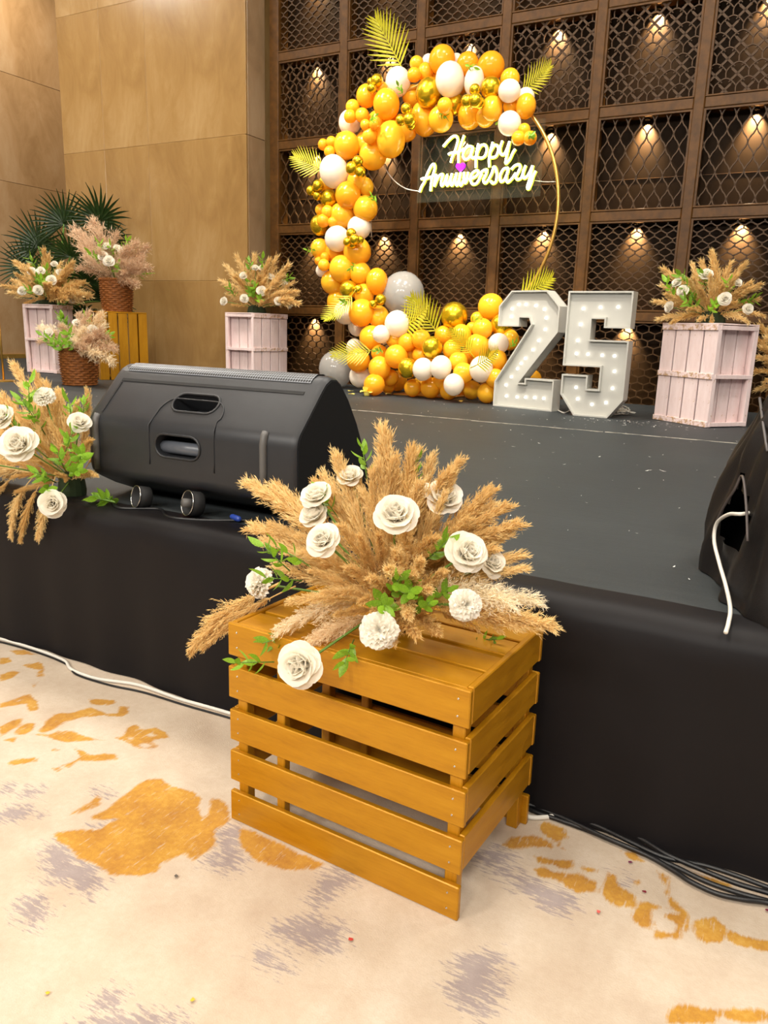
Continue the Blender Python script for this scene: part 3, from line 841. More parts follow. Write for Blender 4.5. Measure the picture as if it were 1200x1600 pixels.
# ================================================================== NEAR CRATE AND FLOWERS
CR = empty('slatted_crate', (-.889, 1.702, 0), math.radians(-3.0), 'large gold painted slatted crate standing on the printed carpet', 'crate')
W, D, H_ = .708, .455, .588; T_ = .016; SH, SG = .0905, .0340
def slat(size, loc, mat, rot=None, name='slat'):
    o = MB().box((0, 0, 0), size, .0025).build(name, mat, CR); o.location = loc
    if rot: o.rotation_euler = rot
    return o
rnd = random.Random(3)
for k in range(5):
    z = SH/2 + k*(SH+SG)
    slat((W, T_, SH), (rnd.uniform(-.002, .002), -D/2+T_/2, z), M['gold_x'], (0, rnd.uniform(-.003, .003), 0))
    slat((W, T_, SH), (0, D/2-T_/2, z), M['gold_x'])
    if k > 0:
        slat((T_, D-2*T_-.002, SH), (W/2-T_/2-.001, 0, z+.004), M['gold_y'])
        slat((T_, D-2*T_-.002, SH), (-W/2+T_/2+.001, 0, z), M['gold_y'])
for sx in (-1, 1):
    for sy in (-1, 1):
        slat((.032, .032, H_-.02), (sx*(W/2-T_-.016), sy*(D/2-T_-.0165), (H_-.02)/2), M['gold_z'], None, 'corner_post')
    slat((.024, D-.105, .03), (sx*(W/2-T_-.0125), 0, H_-T_-.020), M['gold_y'], None, 'cleat')
slat((.026, .026, H_-.06), (-.18, D/2-T_-.0135, (H_-.06)/2), M['gold_z'], None, 'brace')
slat((.026, .026, H_-.06), (-.19, -D/2+T_+.0135, (H_-.06)/2), M['gold_z'], None, 'brace')
tw = (D-2*T_-.004-3*.017)/4
for k in range(4):
    slat((W-2*T_-.006, tw, .015), (0, -D/2+T_+.002+tw/2+k*(tw+.017), H_-.0085-.0015*(k % 2)), M['gold_x'], (0, 0, rnd.uniform(-.004, .004)), 'top_slat')
# nail heads
for k in range(5):
    z = SH/2 + k*(SH+SG)
    for sx in (-1, 1):
        for dz in (-.02, .022):
            o = MB().lathe([(.0028, 0), (.0022, .0009), (0, .001)], 8).build('nail_head', M['steel'], CR)
            o.location = (sx*(W/2-.03), -D/2-.0002, z+dz); o.rotation_euler = (math.radians(90), 0, 0)

A1C = (-.875, 1.70, .655)
arrangement('flower_arrangement', 'big spray of pampas plumes with white roses on the large gold crate', A1C, H_, .33, .34,
  roses=[(548,748,21),(497,778,26),(493,808,25),(507,846,28),(618,808,36),(692,783,31),(662,770,16),(727,866,34),(766,882,23),(726,945,32,'c',-.19),(593,985,37,'c',-.27),(409,912,30,'c',-.08),(473,1037,37,'r',-.30)],
  tips=[(605,655,.03),(641,672,.08),(572,690,.0),(520,698,-.02),(545,752,-.06),(376,742,-.03),(440,765,.04),(394,845,.0),(390,800,.06),(745,703,.08),(772,752,.1),(700,722,.05),(805,795,.08),(832,868,.05),
        (876,974,-.03),(852,938,.05,'plume_pale'),(290,1012,-.14),(312,1036,-.16),(660,742,-.02),(640,800,-.13),(560,832,-.16),(478,890,-.19),(428,968,-.22,'plume_pale',1.3),(520,962,-.23),(690,990,-.21),(726,962,-.18),
        (575,900,-.24),(610,880,-.26),(660,870,-.2),(700,890,-.16),(450,930,-.2),(560,940,-.27),(640,960,-.27),(590,830,-.17),(535,810,-.12),(470,850,-.12),(420,880,-.05),(680,930,-.22),(590,672,.06),(625,704,.0),(500,730,.05),(420,748,.02),(460,790,.0),(720,735,.08),(790,772,.1),(815,832,.08),(846,902,.02),(410,820,.03),(550,722,.03),(680,702,.1),(652,690,.1),(480,742,.02),(760,830,.05),(700,762,.0),(615,1005,-.27),(650,990,-.26),(575,965,-.28),(622,850,-.18),(805,925,-.05,'plume_pale',1.3),(740,800,.0),(582,722,-.05),(468,1012,-.24,'plume_pale'),(600,772,-.09),(455,830,-.08),(680,830,-.1),(540,880,-.2),(650,900,-.22),(500,920,-.22),(780,850,.0)],
  sprigs=[(455,868,.11),(440,905,.10),(512,785,.09),(618,915,.12),(600,945,.11),(640,925,.10),(662,945,.10),(430,1000,.10),(395,1035,.10),(545,1020,.10),(570,722,.09),(682,860,.11),(650,745,.09),(690,930,.09),(760,1000,.08),(430,870,.10)],
  near=True, kinds=('plume',), extra=12, seed=1, extra_dirs=lambda d: d.y > .25, foam_r=.055)

# stage-edge arrangement beside the monitor
A2C = (-2.60, 2.13, .72)
arrangement('flower_arrangement', 'pampas and white rose spray lying on the stage edge beside the monitor', A2C, S+.004, .30, .30,
  roses=[(33,697,30),(83,786,22),(124,662,18),(4,655,22),(70,622,20,'c'),(-40,720,25)],
  tips=[(14,562,.05),(32,598,.0),(68,588,.05),(64,628,-.06),(133,602,.1),(104,648,.0),(0,692,-.1),(156,752,-.10),(98,690,-.08),(14,742,-.16),(36,856,-.20),(8,842,-.20),(57,848,-.2),(-70,640,.0),(-90,720,.0),(-40,590,.05),(-30,800,-.15),(124,700,-.05),(50,577,.08),(92,602,.08),(120,622,.08),(40,640,-.05),(140,682,-.05),(80,652,-.05),(145,737,-.08),(-10,610,.05),(30,720,-.16),(60,690,-.12),(100,760,-.14),(50,760,-.17),(-10,720,-.15),(85,740,-.15),(20,770,-.17),(20,640,-.02),(60,720,-.14),(-20,670,-.1),(110,735,-.08)],
  sprigs=[(45,620,.13),(60,660,.13),(112,650,.14),(108,690,.13),(125,715,.14),(120,735,.13),(68,745,.13),(75,765,.12),(45,640,.12),(20,660,.1),(95,720,.12),(55,690,.1),(130,640,.1)],
  near=True, kinds=('plume',), extra=8, seed=2, extra_dirs=lambda d: d.y > .2, foam_r=.055)
P = onz(172, 792, S)
sp_ = empty('loose_sprig', (P.x, P.y, S+.006), 0, 'loose green leaf sprig lying on the stage edge by the monitor', 'leaf sprig')
for k, a in enumerate((1.4, 1.9, 2.3)):
    o = obj('leaf_sprig', STEM, sp_); o.matrix_basis = Matrix.Translation((.03, 0, .016)) @ dirquat((math.cos(a+1.2), math.sin(a+1.2)*.4, .05)).to_matrix().to_4x4() @ Matrix.Scale(.12, 4)
    for m in sprig_mats(k, 7): obj('leaf', LEAF, o).matrix_basis = m
# ================================================================== STAGE MONITOR
SPX0, SPX1, SPY = -2.515, -1.50, 2.15
SPL = SPX1-SPX0
spk = empty('stage_monitor', ((SPX0+SPX1)/2, SPY, S+.004), 0, 'black wedge stage monitor speaker with two hand slots at the stage edge', 'speaker')
prof = [(.22,.0),(.11,.045),(.035,.085),(.016,.097),(.005,.113),(.0,.135),(.0,.292),(.0025,.310),(.009,.328),(.020,.345),(.165,.495),(.190,.518),(.222,.532),(.262,.530),(.292,.512),(.350,.450),(.420,.350),(.490,.22),(.545,.09),(.55,.02),(.53,.0)]
def inset(p, k):
    c_ = Vector((.27, .25)); return [(c_.x+(y-c_.x)*k, c_.y+(z-c_.y)*k) for y, z in p]
b = MB(); secs = [(-SPL/2, .955), (-SPL/2+.008, .982), (-SPL/2+.025, 1.0), (SPL/2-.025, 1.0), (SPL/2-.008, .982), (SPL/2, .955)]
vs = []; n = len(prof)
for x, k in secs: vs += [(x, y, max(0.0, z)) for y, z in inset(prof, k)]
fs = []
for i in range(len(secs)-1):
    for j in range(n):
        l = (j+1) % n; fs.append((i*n+j, (i+1)*n+j, (i+1)*n+l, i*n+l))
fs.append(tuple(range(n))); fs.append(tuple(reversed(range((len(secs)-1)*n, len(secs)*n))))
b.add(vs, fs)
me = b.mesh('cabinet', M['black_plastic'])
import bmesh
bm = bmesh.new(); bm.from_mesh(me); bmesh.ops.recalc_face_normals(bm, faces=bm.faces); bm.to_mesh(me); bm.free()
body = obj('cabinet', me, spk)
fdir = Vector((0, .145, .150)).normalized(); fnor = Vector((0, -fdir.z, fdir.y))
def capsule_cut(center, along_up, normal, w, h, dpt):
    """capsule prism: width w along X, height h along along_up, centred on the face, depth dpt inwards"""
    pts = []
    for sgn in (1, -1):
        for k in range(9):
            a = -math.pi/2 + math.pi*k/8
            pts.append((sgn*((w-h)/2 + h/2*math.cos(a)), sgn*h/2*math.sin(a)))
    vs = []; m = len(pts)
    for off in (.05, -dpt):
        for x, u in pts: vs.append(Vector(center) + Vector((x, 0, 0)) + along_up*u + normal*off)
    fs = [tuple(range(m)), tuple(reversed(range(m, 2*m)))] + [((i+1) % m, i, m+i, m+(i+1) % m) for i in range(m)]
    me = MB().add(vs, fs).mesh('cut', M['black_deep'])
    bm = bmesh.new(); bm.from_mesh(me); bmesh.ops.recalc_face_normals(bm, faces=bm.faces); bm.to_mesh(me); bm.free()
    return me
hx = -.015
upC = Vector((hx+.012, .020+.145*.42, .345+.150*.42)); loC = Vector((hx-.012, .0, .250))
for C_, u_, n_ in ((upC, fdir, fnor), (loC, Vector((0, 0, 1)), Vector((0, -1, 0)))):
    cut = obj('cut', capsule_cut(C_, u_, n_, .215, .082, .10), spk)
    md = body.modifiers.new('cut', 'BOOLEAN'); md.operation = 'DIFFERENCE'; md.object = cut; md.solver = 'EXACT'
    bpy.context.view_layer.update()
    dg = bpy.context.evaluated_depsgraph_get()
    newme = bpy.data.meshes.new_from_object(body.evaluated_get(dg))
    body.modifiers.clear(); old = body.data; body.data = newme
    bpy.data.objects.remove(cut, do_unlink=True)
body.data.polygons.foreach_set('use_smooth', [True]*len(body.data.polygons)); body.data.set_sharp_from_angle(angle=math.radians(32))
def capring(C_, u_, n_, w, h, r, name, mat):
    pts = []
    for sgn in (1, -1):
        for k in range(9):
            a = -math.pi/2 + math.pi*k/8
            pts.append(Vector(C_) + Vector((sgn*((w-h)/2+h/2*math.cos(a)), 0, 0)) + u_*(sgn*h/2*math.sin(a)) + n_*.001)
    return MB().tube(pts, r, 6, closed=True).build(name, mat, spk, True)
capring(upC, fdir, fnor, .222, .088, .005, 'slot_rim', M['black_plastic'])
capring(loC, Vector((0, 0, 1)), Vector((0, -1, 0)), .222, .088, .005, 'slot_rim', M['black_plastic'])
# raised outline of the handle plate, over both faces
pl = [(-.155, .17), (-.155, .30), (-.150, .345)]
outl = []
def facept(x, s_):       # s_ = height along the folded face
    if s_ <= .322: return Vector((x, -.0005, s_))
    q = s_-.335; return Vector((x, .012, .337)) + fdir*max(0, q) + fnor*.0015
for s_ in np.linspace(.17, .36, 6): outl.append(facept(hx-.155+max(0, s_-.33)*.25, s_))
for k in range(1, 7):
    a = math.pi - math.pi/2*k/6; outl.append(facept(hx-.085+.062*math.cos(a), .375+.075*math.sin(a)))
for k in range(0, 7):
    a = math.pi/2 - math.pi/2*k/6; outl.append(facept(hx+.105+.062*math.cos(a), .375+.075*math.sin(a)))
for s_ in np.linspace(.36, .17, 6): outl.append(facept(hx+.165-max(0, s_-.33)*.25, s_))
MB().tube(outl, .003, 6).build('handle_outline', M['black_plastic'], spk, True)
MB().tube([(hx-.13, .045, .238), (hx+.11, .045, .238)], .026, 14).build('handle_bar', plain('handle_grey', srgb(92, 96, 104), .35), spk, True)
def onface(s_, off): return Vector((0, .020, .345)) + fdir*s_ + fnor*off
b = MB(); p = onface(.176, .0006)
b.box((0, 0, 0), (SPL-.12, .014, .003), 0, Matrix.Translation(p) @ Matrix(((1,0,0,0),(0,fdir.y,fnor.y,0),(0,fdir.z,fnor.z,0),(0,0,0,1))))
for x in (-SPL/2+.065,):
    p = onface(.083, .0006); b.box((0, 0, 0), (.008, .16, .003), 0, Matrix.Translation(p+Vector((x, 0, 0))) @ Matrix(((1,0,0,0),(0,fdir.y,fnor.y,0),(0,fdir.z,fnor.z,0),(0,0,0,1))))
b.build('panel_groove', M['black_deep'], spk)
# perforated grille wrapping the top edge and the far side
t = NT('perforated_grille'); c = t.coord('Object', (1, 1, 1)); vo = t.n('ShaderNodeTexVoronoi'); vo.voronoi_dimensions = '2D'; vo.inputs['Scale'].default_value = 88; vo.inputs['Randomness'].default_value = 0.0; t.l(c, vo.inputs['Vector'])
t.set(Base_Color=t.ramp(vo.outputs['Distance'], [(.36, srgb(6, 6, 6)), (.46, srgb(120, 124, 130))]), Roughness=.4, Metallic=.3)
gp = [(.1745,.5055),(.1895,.5195),(.205,.5285),(.222,.5350),(.262,.5335),(.294,.516),(.352,.454),(.422,.354),(.492,.224),(.54,.11)]
MB().grid([[(x, y+.0005, z+.0015) for x in (-SPL/2+.055, SPL/2-.055)] for y, z in gp]).build('grille', t.m, spk)
for x in (-.475+.02, .375):
    pts = []
    for q in [(-.004, .120), (-.004, .20), (-.004, .295), (.002, .325), (.010, .342)]: pts.append((x, q[0]+.001, q[1]))
    MB().tube(pts, [.012, .014, .014, .014, .012], 10).build('rubber_strip', M['rubber'], spk, True)
ep = MB().prism([(y, z) for y, z in inset(prof, .92)], 0, .002).build('end_shade_panel', M['black_deep'], spk)  # near-black sheet, shade of the unlit cabinet end put into the colour
ep.rotation_euler = (0, 0, math.radians(90)); ep.location = (SPL/2+.0015, 0, .004)
# cabinet feet
for x in (-.4, .4):
    MB().box((0, 0, 0), (.06, .05, .03), .006).build('foot', M['rubber'], spk).location = (x, .20, .012)

# ---- things tucked under the monitor
def ring_can(px, py, rpx, label):
    P = ony(px, py, 2.10); r = rpx*depth(P)/FPX*.86
    z0 = max(S+r+.008, P.z)
    e = empty('cable_drum', (P.x, 2.10, z0), 0, label, 'cable end')
    e.rotation_euler = (math.radians(78), 0, math.radians(-22))
    MB().lathe([(r*.96, -.05), (r, -.045), (r, 0), (r*.9, 0), (r*.86, -.03), (0, -.03)], 24).build('drum', M['black_deep'], e, True)
    MB().tube([(r*math.cos(a), r*math.sin(a), .001) for a in np.linspace(0, 2*math.pi, 33)[:-1]], .0024, 6, closed=True).build('rim', M['steel'], e, True)
    return e
e1 = ring_can(213, 786, 20, 'black cup with silver rim under the monitor by the leaf sprig')
e2 = ring_can(293, 786, 23, 'black cup with silver rim and plug beneath the monitor slots')
MB().lathe([(0, .02), (.016, .02), (.017, .0), (.017, -.028), (0, -.028)], 14).build('plug', M['rubber'], e2, True)
def cable(name, label, pts, r, mat, k=8, cat='cable', group=None):
    o = MB().tube(smooth_path(pts, k), r, 8).build(name, mat, None, True); return tag(o, label, cat, group)
DZ = S+.006
cable('audio_cable', 'black audio cable curled in the shade under the monitor', [(-2.36, 2.12, DZ), (-2.25, 2.06, DZ), (-2.12, 2.13, DZ), (-2.0, 2.06, DZ), (-1.86, 2.1, DZ), (-1.72, 2.2, DZ)], .006, M['cable_black'])
for (px, py, nm, cl, lb) in ((292, 772, 'cable_connector', srgb(200, 84, 30), 'orange cable connector under the monitor'), (368, 788, 'cable_connector', srgb(40, 66, 150), 'blue cable connector under the monitor')):
    P = ony(px, py, 2.16); P.z = max(P.z, S+.02)
    o = MB().lathe([(0, -.03), (.008, -.03), (.011, -.02), (.011, .02), (.007, .03), (0, .03)], 12).build(nm, plain(nm, cl, .4), None, True)
    o.location = (P.x, 2.16, S+.016); o.rotation_euler = (math.radians(90), 0, math.radians(70)); tag(o, lb, 'connector')

# ================================================================== COVERED SPEAKER
cov = empty('covered_speaker', (.2, 2.4, S+.004), 0, 'speaker hidden under a draped black cloth cover on the stage edge', 'speaker')
foot = [(-.20,2.74),(-.205,2.56),(-.13,2.30),(-.02,2.08),(.25,2.03),(.60,2.05),(.70,2.35),(.66,2.74),(.25,2.80)]
mid_ = [(-.19,2.70),(-.20,2.56),(-.12,2.34),(.0,2.14),(.26,2.08),(.58,2.10),(.67,2.38),(.63,2.70),(.24,2.76)]
top_ = [(-.065,2.60),(-.075,2.52),(-.04,2.42),(.04,2.34),(.26,2.30),(.50,2.32),(.56,2.44),(.54,2.60),(.24,2.64)]
def loop(poly, m=96):
    P = smooth_path([(x, y, 0) for x, y in poly+poly[:1]], 24); L = len(P)-1
    return [P[int(i*L/m)] for i in range(m)]
la, lb_, lc_ = loop(foot), loop(mid_), loop(top_)
rows = []; zs = [0, .01, .04, .08, .13, .18, .23, .28, .33, .38, .43, .47, .50, .525, .545, .555, .56]
for z in zs:
    row = []
    for i in range(96):
        if z < .16: q = z/.16; p = la[i].lerp(lb_[i], q)
        else:
            q = (z-.16)/.40; p = lb_[i].lerp(lc_[i], q**1.5)
        cc = Vector((.24, 2.45, 0)); ang = i/96*2*math.pi
        fold = .012*math.sin(ang*9+z*9)*(1-z/.7) + .008*math.sin(ang*17-z*14) + .02*mnoise.noise(Vector((p.x*5, p.y*5, z*5)))
        dd = (p-cc); p = p + dd.normalized()*fold
        row.append(Vector((p.x-.2, p.y-2.4, z + .01*mnoise.noise(Vector((p.x*9, p.y*9, 0)))*(z > .4))))
    rows.append(row+[row[0]])
# subdivide rows
b = MB(); b.grid(rows)
topc = sum((Vector(p) for p in rows[-1][:-1]), Vector())/96
ti = len(b.v); b.v.append(tuple(topc+Vector((0, 0, .012)))); base_i = (len(zs)-1)*97
for i in range(96): b.f.append((base_i+i, base_i+i+1, ti))
def topx(P):
    c_ = RC.T @ (np.array(P)-ORI); return 600+FPX*c_[0]/c_[2], 800+FPX*c_[1]/c_[2]
def intri(p, a, b_, c_):
    s_ = lambda p, q, r: (p[0]-r[0])*(q[1]-r[1])-(q[0]-r[0])*(p[1]-r[1])
    d1, d2, d3 = s_(p, a, b_), s_(p, b_, c_), s_(p, c_, a)
    return not ((d1 < 0 or d2 < 0 or d3 < 0) and (d1 > 0 or d2 > 0 or d3 > 0))
keep = []; off = Vector(cov.location)
for f in b.f:
    c_ = sum((Vector(b.v[i]) for i in f), Vector())/len(f) + off
    q = topx(c_)
    outw = Vector((c_.x-.24, c_.y-2.45, .1))
    if outw.dot(Vector(ORI)-c_) > 0 and intri(q, (1162, 742), (1112, 838), (1168, 850)): continue
    keep.append(f)
b.f = keep
co = b.build('cloth_cover', M['cover'], cov, True)
MB().box((.10, .08, .18), (.50, .28, .33), .03).build('cabinet', M['black_deep'], cov)
def on_cover(px, py, gap=.034):
    """first point of the cover under the pixel (coarse march)"""
    r = Vector(ray(px, py)).normalized(); best = None
    for t_ in np.arange(1.8, 3.6, .01):
        P = Vector(ORI)+r*t_
        z = P.z-S
        if 0 <= z <= .56:
            q = z/.16 if z < .16 else None
            L_ = [la[i].lerp(lb_[i], z/.16) if z < .16 else lb_[i].lerp(lc_[i], ((z-.16)/.4)**1.5) for i in range(0, 96, 2)]
            ins = False
            for i in range(len(L_)):
                a, c_ = L_[i], L_[(i+1) % len(L_)]
                if (a.y > P.y) != (c_.y > P.y) and P.x < (c_.x-a.x)*(P.y-a.y)/(c_.y-a.y)+a.x: ins = not ins
            if ins: return P - r*gap
    return Vector(ORI)+r*2.6
pip = [on_cover(x, y)-off for x, y in ((1112, 842), (1120, 815), (1132, 790), (1148, 765), (1160, 744), (1166, 790), (1168, 846))]
MB().tube(smooth_path(pip, 5), .004, 6).build('piping', plain('cover_piping', srgb(70, 62, 60), .5), cov, True)
sm = [on_cover(x, y)-off for x, y in ((1187, 622), (1192, 660), (1199, 705))]
MB().tube(smooth_path(sm, 5), .004, 6).build('seam', plain('cover_seam', srgb(84, 80, 80), .5), cov, True)
a0 = on_cover(1160, 803); pts = [a0+Vector((.06, .10, 0)), a0, on_cover(1138, 804, .05), on_cover(1120, 818, .06), on_cover(1116, 845, .06), on_cover(1124, 880, .06), on_cover(1134, 915, .07), onz(1141, 950, S+.03), onz(1138, 974, S+.014), onz(1134, 988, S+.012)]
cable('power_cable', 'white cable hanging out of the black cloth cover to the stage edge', pts, .0055, M['cable_white'])

# ================================================================== MARQUEE LETTERS
def marquee(name, label, poly, P0, dirx, width, height, bulbs_px):
    dx = Vector((dirx[0], dirx[1], 0)).normalized(); ang = math.atan2(dx.y, dx.x)
    e = empty(name, (P0[0], P0[1], S+.001), ang, label, 'light sign')
    pts = [(u*width, v*height) for u, v in poly]
    dep = .15; rec = .045; th = .014
    b = MB(); m = len(pts)
    # side walls as a band with thickness
    def off(i, k):
        a, p, c_ = Vector(pts[i-1]), Vector(pts[i]), Vector(pts[(i+1) % m])
        n1 = (p-a).normalized(); n2 = (c_-p).normalized(); n1 = Vector((n1.y, -n1.x)); n2 = Vector((n2.y, -n2.x))
        nn = (n1+n2); nn = nn/max(.25, nn.dot(n1)) if nn.length > 1e-6 else n1
        return p+nn*k
    area2 = sum(pts[i-1][0]*pts[i][1]-pts[i][0]*pts[i-1][1] for i in range(m))
    sg = -1 if area2 > 0 else 1
    O = [(p[0], p[1]) for p in pts]; I = [tuple(off(i, th*sg)) for i in range(m)]
    vs = [(x, 0, z) for x, z in O] + [(x, dep, z) for x, z in O] + [(x, 0, z) for x, z in I] + [(x, rec, z) for x, z in I]
    fs = []
    for i in range(m):
        j = (i+1) % m
        fs += [(i, j, m+j, m+i), (i, 2*m+i, 2*m+j, j), (2*m+i, 3*m+i, 3*m+j, 2*m+j)]
    b.add(vs, fs); b.build('rim_wall', M['letter'], e)
    b = MB(); b.prism(O, dep-.012, dep-.001); b.build('back_panel', M['letter'], e)
    b = MB(); b.prism(I, rec, rec+.006); b.build('face_panel', M['letter'], e)
    nrm = (-dx.y, dx.x, 0); base = Vector((P0[0], P0[1], 0)) + Vector(nrm)*rec
    for px, py in bulbs_px:
        P = onplane(px, py, base, nrm); q = P-Vector((P0[0], P0[1], S+.001)); x = q.dot(dx)
        o = obj('bulb', BULB, e); o.location = (x, rec-.008, q.z); o.scale = (.72, .72, .72)
    return e
BULB = MB().lathe([(0, -.016), (.009, -.014), (.015, -.005), (.016, .004), (.011, .013), (0, .017)], 12, Matrix.Rotation(math.radians(90), 4, 'X')).mesh('bulb', M['bulb'], True)
cz5 = lambda L_: [(740+x/2.609, 380+y/2.609) for x, y in L_]
two = [(0,0),(1,0),(1,.26),(.47,.26),(.47,.225),(.40,.225),(1,.70),(1,.87),(.76,1),(.22,1),(0,.86),(0,.695),(.36,.695),(.36,.775),(.50,.775),(.56,.715),(0,.20)]
two = [(0,0),(1,0),(1,.265),(.52,.265),(.52,.222),(.42,.222),(1,.66),(1,.87),(.78,1),(.20,1),(0,.87),(0,.70),(.36,.70),(.36,.775),(.52,.775),(.56,.72),(0,.22)]
marquee('marquee_number', 'white light-up number two with bulbs beside the balloon pile', two, (-2.742, 7.405), (.685, -.171), .675, 1.12,
        cz5([(158,268),(185,250),(215,250),(255,255),(290,270),(297,305),(293,352),(267,397),(243,435),(212,470),(195,490),(180,512),(155,545),(133,578),(155,300),(135,623),(178,627),(213,628),(250,630),(287,633)]))
five = [(0,.405),(0,1),(1,1),(1,.715),(.60,.715),(.60,.785),(.40,.785),(.40,.62),(1,.62),(1,.15),(.78,0),(.24,0),(0,.17),(0,.335),(.42,.335),(.42,.225),(.60,.225),(.60,.405)]
marquee('marquee_number', 'white light-up number five with bulbs between the two and the white crate', five, (-1.965, 7.06), (1.0, -.06), .575, 1.10,
        cz5([(448,267),(518,262),(590,260),(437,332),(425,397),(420,450),(467,453),(525,457),(575,460),(575,523),(567,592),(540,650),(483,657),(425,635),(418,588)]))
# transparent bag and wire behind the five
P = onz(966, 648, S)
R = random.Random(9); b = MB()
for k in range(16):
    a = R.uniform(0, 6.28); pts = [(R.gauss(0, .06), R.gauss(0, .04), abs(R.gauss(.03, .02))+.006) for _ in range(6)]
    b.tube(smooth_path(pts, 4), .004, 5)
o = b.build('wire_bundle', M['cable_white'], None, True); o.location = (P.x, P.y, S+.001); tag(o, 'tangle of thin white wire on the deck behind the number five', 'wire')
cable('bulb_wire', 'thin white wire on the deck joining the two light-up numbers', [onz(868, 640, S+.008)+Vector((0, .05, 0)), onz(874, 642, S+.01), onz(882, 645, S+.006), onz(892, 641, S+.008)], .006, M['cable_white'])

# ================================================================== HOOP, NEON, BALLOONS
HC = Vector((-3.74, 8.02, 2.60)); HR = 1.33
hoop = empty('balloon_hoop', (HC.x, HC.y, S), 0, 'slim gold metal hoop carrying the balloon garland', 'hoop')
MB().tube([(HR*math.cos(a), 0, HC.z-S+HR*math.sin(a)) for a in np.linspace(0, 2*math.pi, 97)[:-1]], .019, 10, closed=True).build('ring', M['brass'], hoop, True)
MB().tube([(0, 0, .02), (0, 0, HC.z-HR-S)], .02, 10).build('stand_post', M['brass'], hoop, True)
MB().box((0, 0, .008), (.7, .45, .014), .004).build('base_plate', M['brass'], hoop)

N7 = lambda L_: [(640+x/10, 190+y/10) for x, y in L_]
N8 = lambda L_: [(740+x/10, 190+y/10) for x, y in L_]
strokes = [
 N7([(525,390),(600,300),(680,230),(735,235),(752,300),(725,410),(690,500),(660,570),(645,640)]), N7([(605,515),(645,490),(730,485),(820,445),(850,420)]), N7([(850,215),(800,370),(770,480),(760,640)]),
 N7([(985,400),(930,385),(865,440),(835,530),(870,590),(930,560),(975,470),(990,400),(960,510),(985,570),(1040,540),(1060,480)]),
 N8([(75,345),(45,480),(36,600),(36,720)]), N8([(50,500),(110,380),(175,365),(205,430),(180,530),(120,570),(50,555)]),
 N8([(300,320),(260,470),(240,600),(245,710)]), N8([(250,490),(320,375),(370,380),(388,440),(350,540),(290,562),(240,550)]), N8([(388,440),(420,420)]),
 N8([(450,300),(412,420),(425,500),(470,515),(520,430),(562,310),(515,540),(498,640),(520,645),(570,580),(610,490),(652,430)]),
 N7([(155,1100),(190,1010),(225,950),(280,810),(340,690),(380,665),(393,730),(355,870),(332,1000),(328,1085)]), N7([(180,900),(215,885),(260,890),(340,862),(420,830)]),
 N7([(420,830),(395,930),(385,1010),(430,900),(480,830),(520,835),(490,950),(505,1005),(545,950),(590,830),(572,950),(592,1000),(640,890),(662,810),(640,930),(662,1000),(710,880),(735,800),(715,930),(742,1000),(780,880),(800,790),(775,920),(802,1000),(845,900),(850,790),(862,950),(890,930),(915,790)]),
 N7([(930,905),(1020,865),(1075,805),(1050,762),(985,800),(950,890),(980,975),(1050,960),(1105,860),(1130,810)]),
 N8([(100,815),(150,765),(205,755),(190,830),(150,920),(185,962),(235,900),(290,790),(310,710),(345,735),(362,840),(345,940),(300,965),(265,930)]),
 N8([(535,720),(465,745),(412,850),(425,935),(475,915),(525,810),(545,720),(510,870),(530,948),(590,900),(640,830),(660,800)]),
 N8([(590,745),(640,690),(705,670),(728,710),(695,795),(660,860),(685,905),(740,880),(780,780),(812,685)]), N8([(812,685),(770,800),(785,882),(830,860),(880,780),(922,690),(880,880),(838,1020),(862,1050),(905,950),(930,860),(970,770)])]
NP = HC + Vector((0, -.02, 0)); NN = (0, 1, 0)
neon = empty('neon_sign', (-3.05, NP.y, 2.8), 0, 'glowing script neon sign reading Happy Anniversary inside the gold hoop', 'neon sign')
for st in strokes:
    pts = [onplane(x, y, NP, NN)-neon.location for x, y in st]
    pts = smooth_path(pts, 5)
    MB().tube([p+Vector((0, .014, 0)) for p in pts], .0168, 8).build('neon_halo_jacket', M['neon_halo_jacket'], neon, True)  # wider emissive tube, its yellow-green stands in for the halo round the letters
    MB().tube([p+Vector((0, -.006, 0)) for p in pts], .0098, 8).build('neon_tube', M['neon'], neon, True)
hc = onplane(720.5, 261.5, NP, NN)-neon.location
hp = [(16*math.sin(a)**3, 13*math.cos(a)-5*math.cos(2*a)-2*math.cos(3*a)-math.cos(4*a)) for a in np.linspace(0, 2*math.pi, 25)[:-1]]
o = MB().prism([(hc.x+x*.0032, hc.z+z*.0032) for x, z in hp], -.03, .0).build('heart', M['neon_violet'], neon); tag(o, 'violet glowing heart over the i')
c1, c2 = onplane(652, 208, NP, NN)-neon.location, onplane(842, 304, NP, NN)-neon.location
MB().box(((c1.x+c2.x)/2, .045, (c1.z+c2.z)/2+.01), (c2.x-c1.x, .006, c1.z-c2.z+.04), .002).build('acrylic_panel', M['acrylic'], neon)
cable('sign_wire', 'thin pale wire looping from the garland to the neon sign', [onplane(x, y, HC+Vector((0, .05, 0)), NN) for x, y in ((596, 250), (605, 268), (618, 284), (635, 295), (655, 299))], .006, M['cable_white'])
cable('hanging_wire', 'thin pale wire hanging down behind the garland column', [onplane(x, y, HC+Vector((0, .1, 0)), NN) for x, y in ((578, 318), (579.5, 345), (580.5, 370))], .005, M['cable_white'])
cable('neon_lead', 'thin pale wire running down from the neon sign to the hoop', [onplane(x, y, HC+Vector((0, .06, 0)), NN) for x, y in ((835, 282), (850, 284), (862, 284), (872, 284))], .004, M['cable_white'])

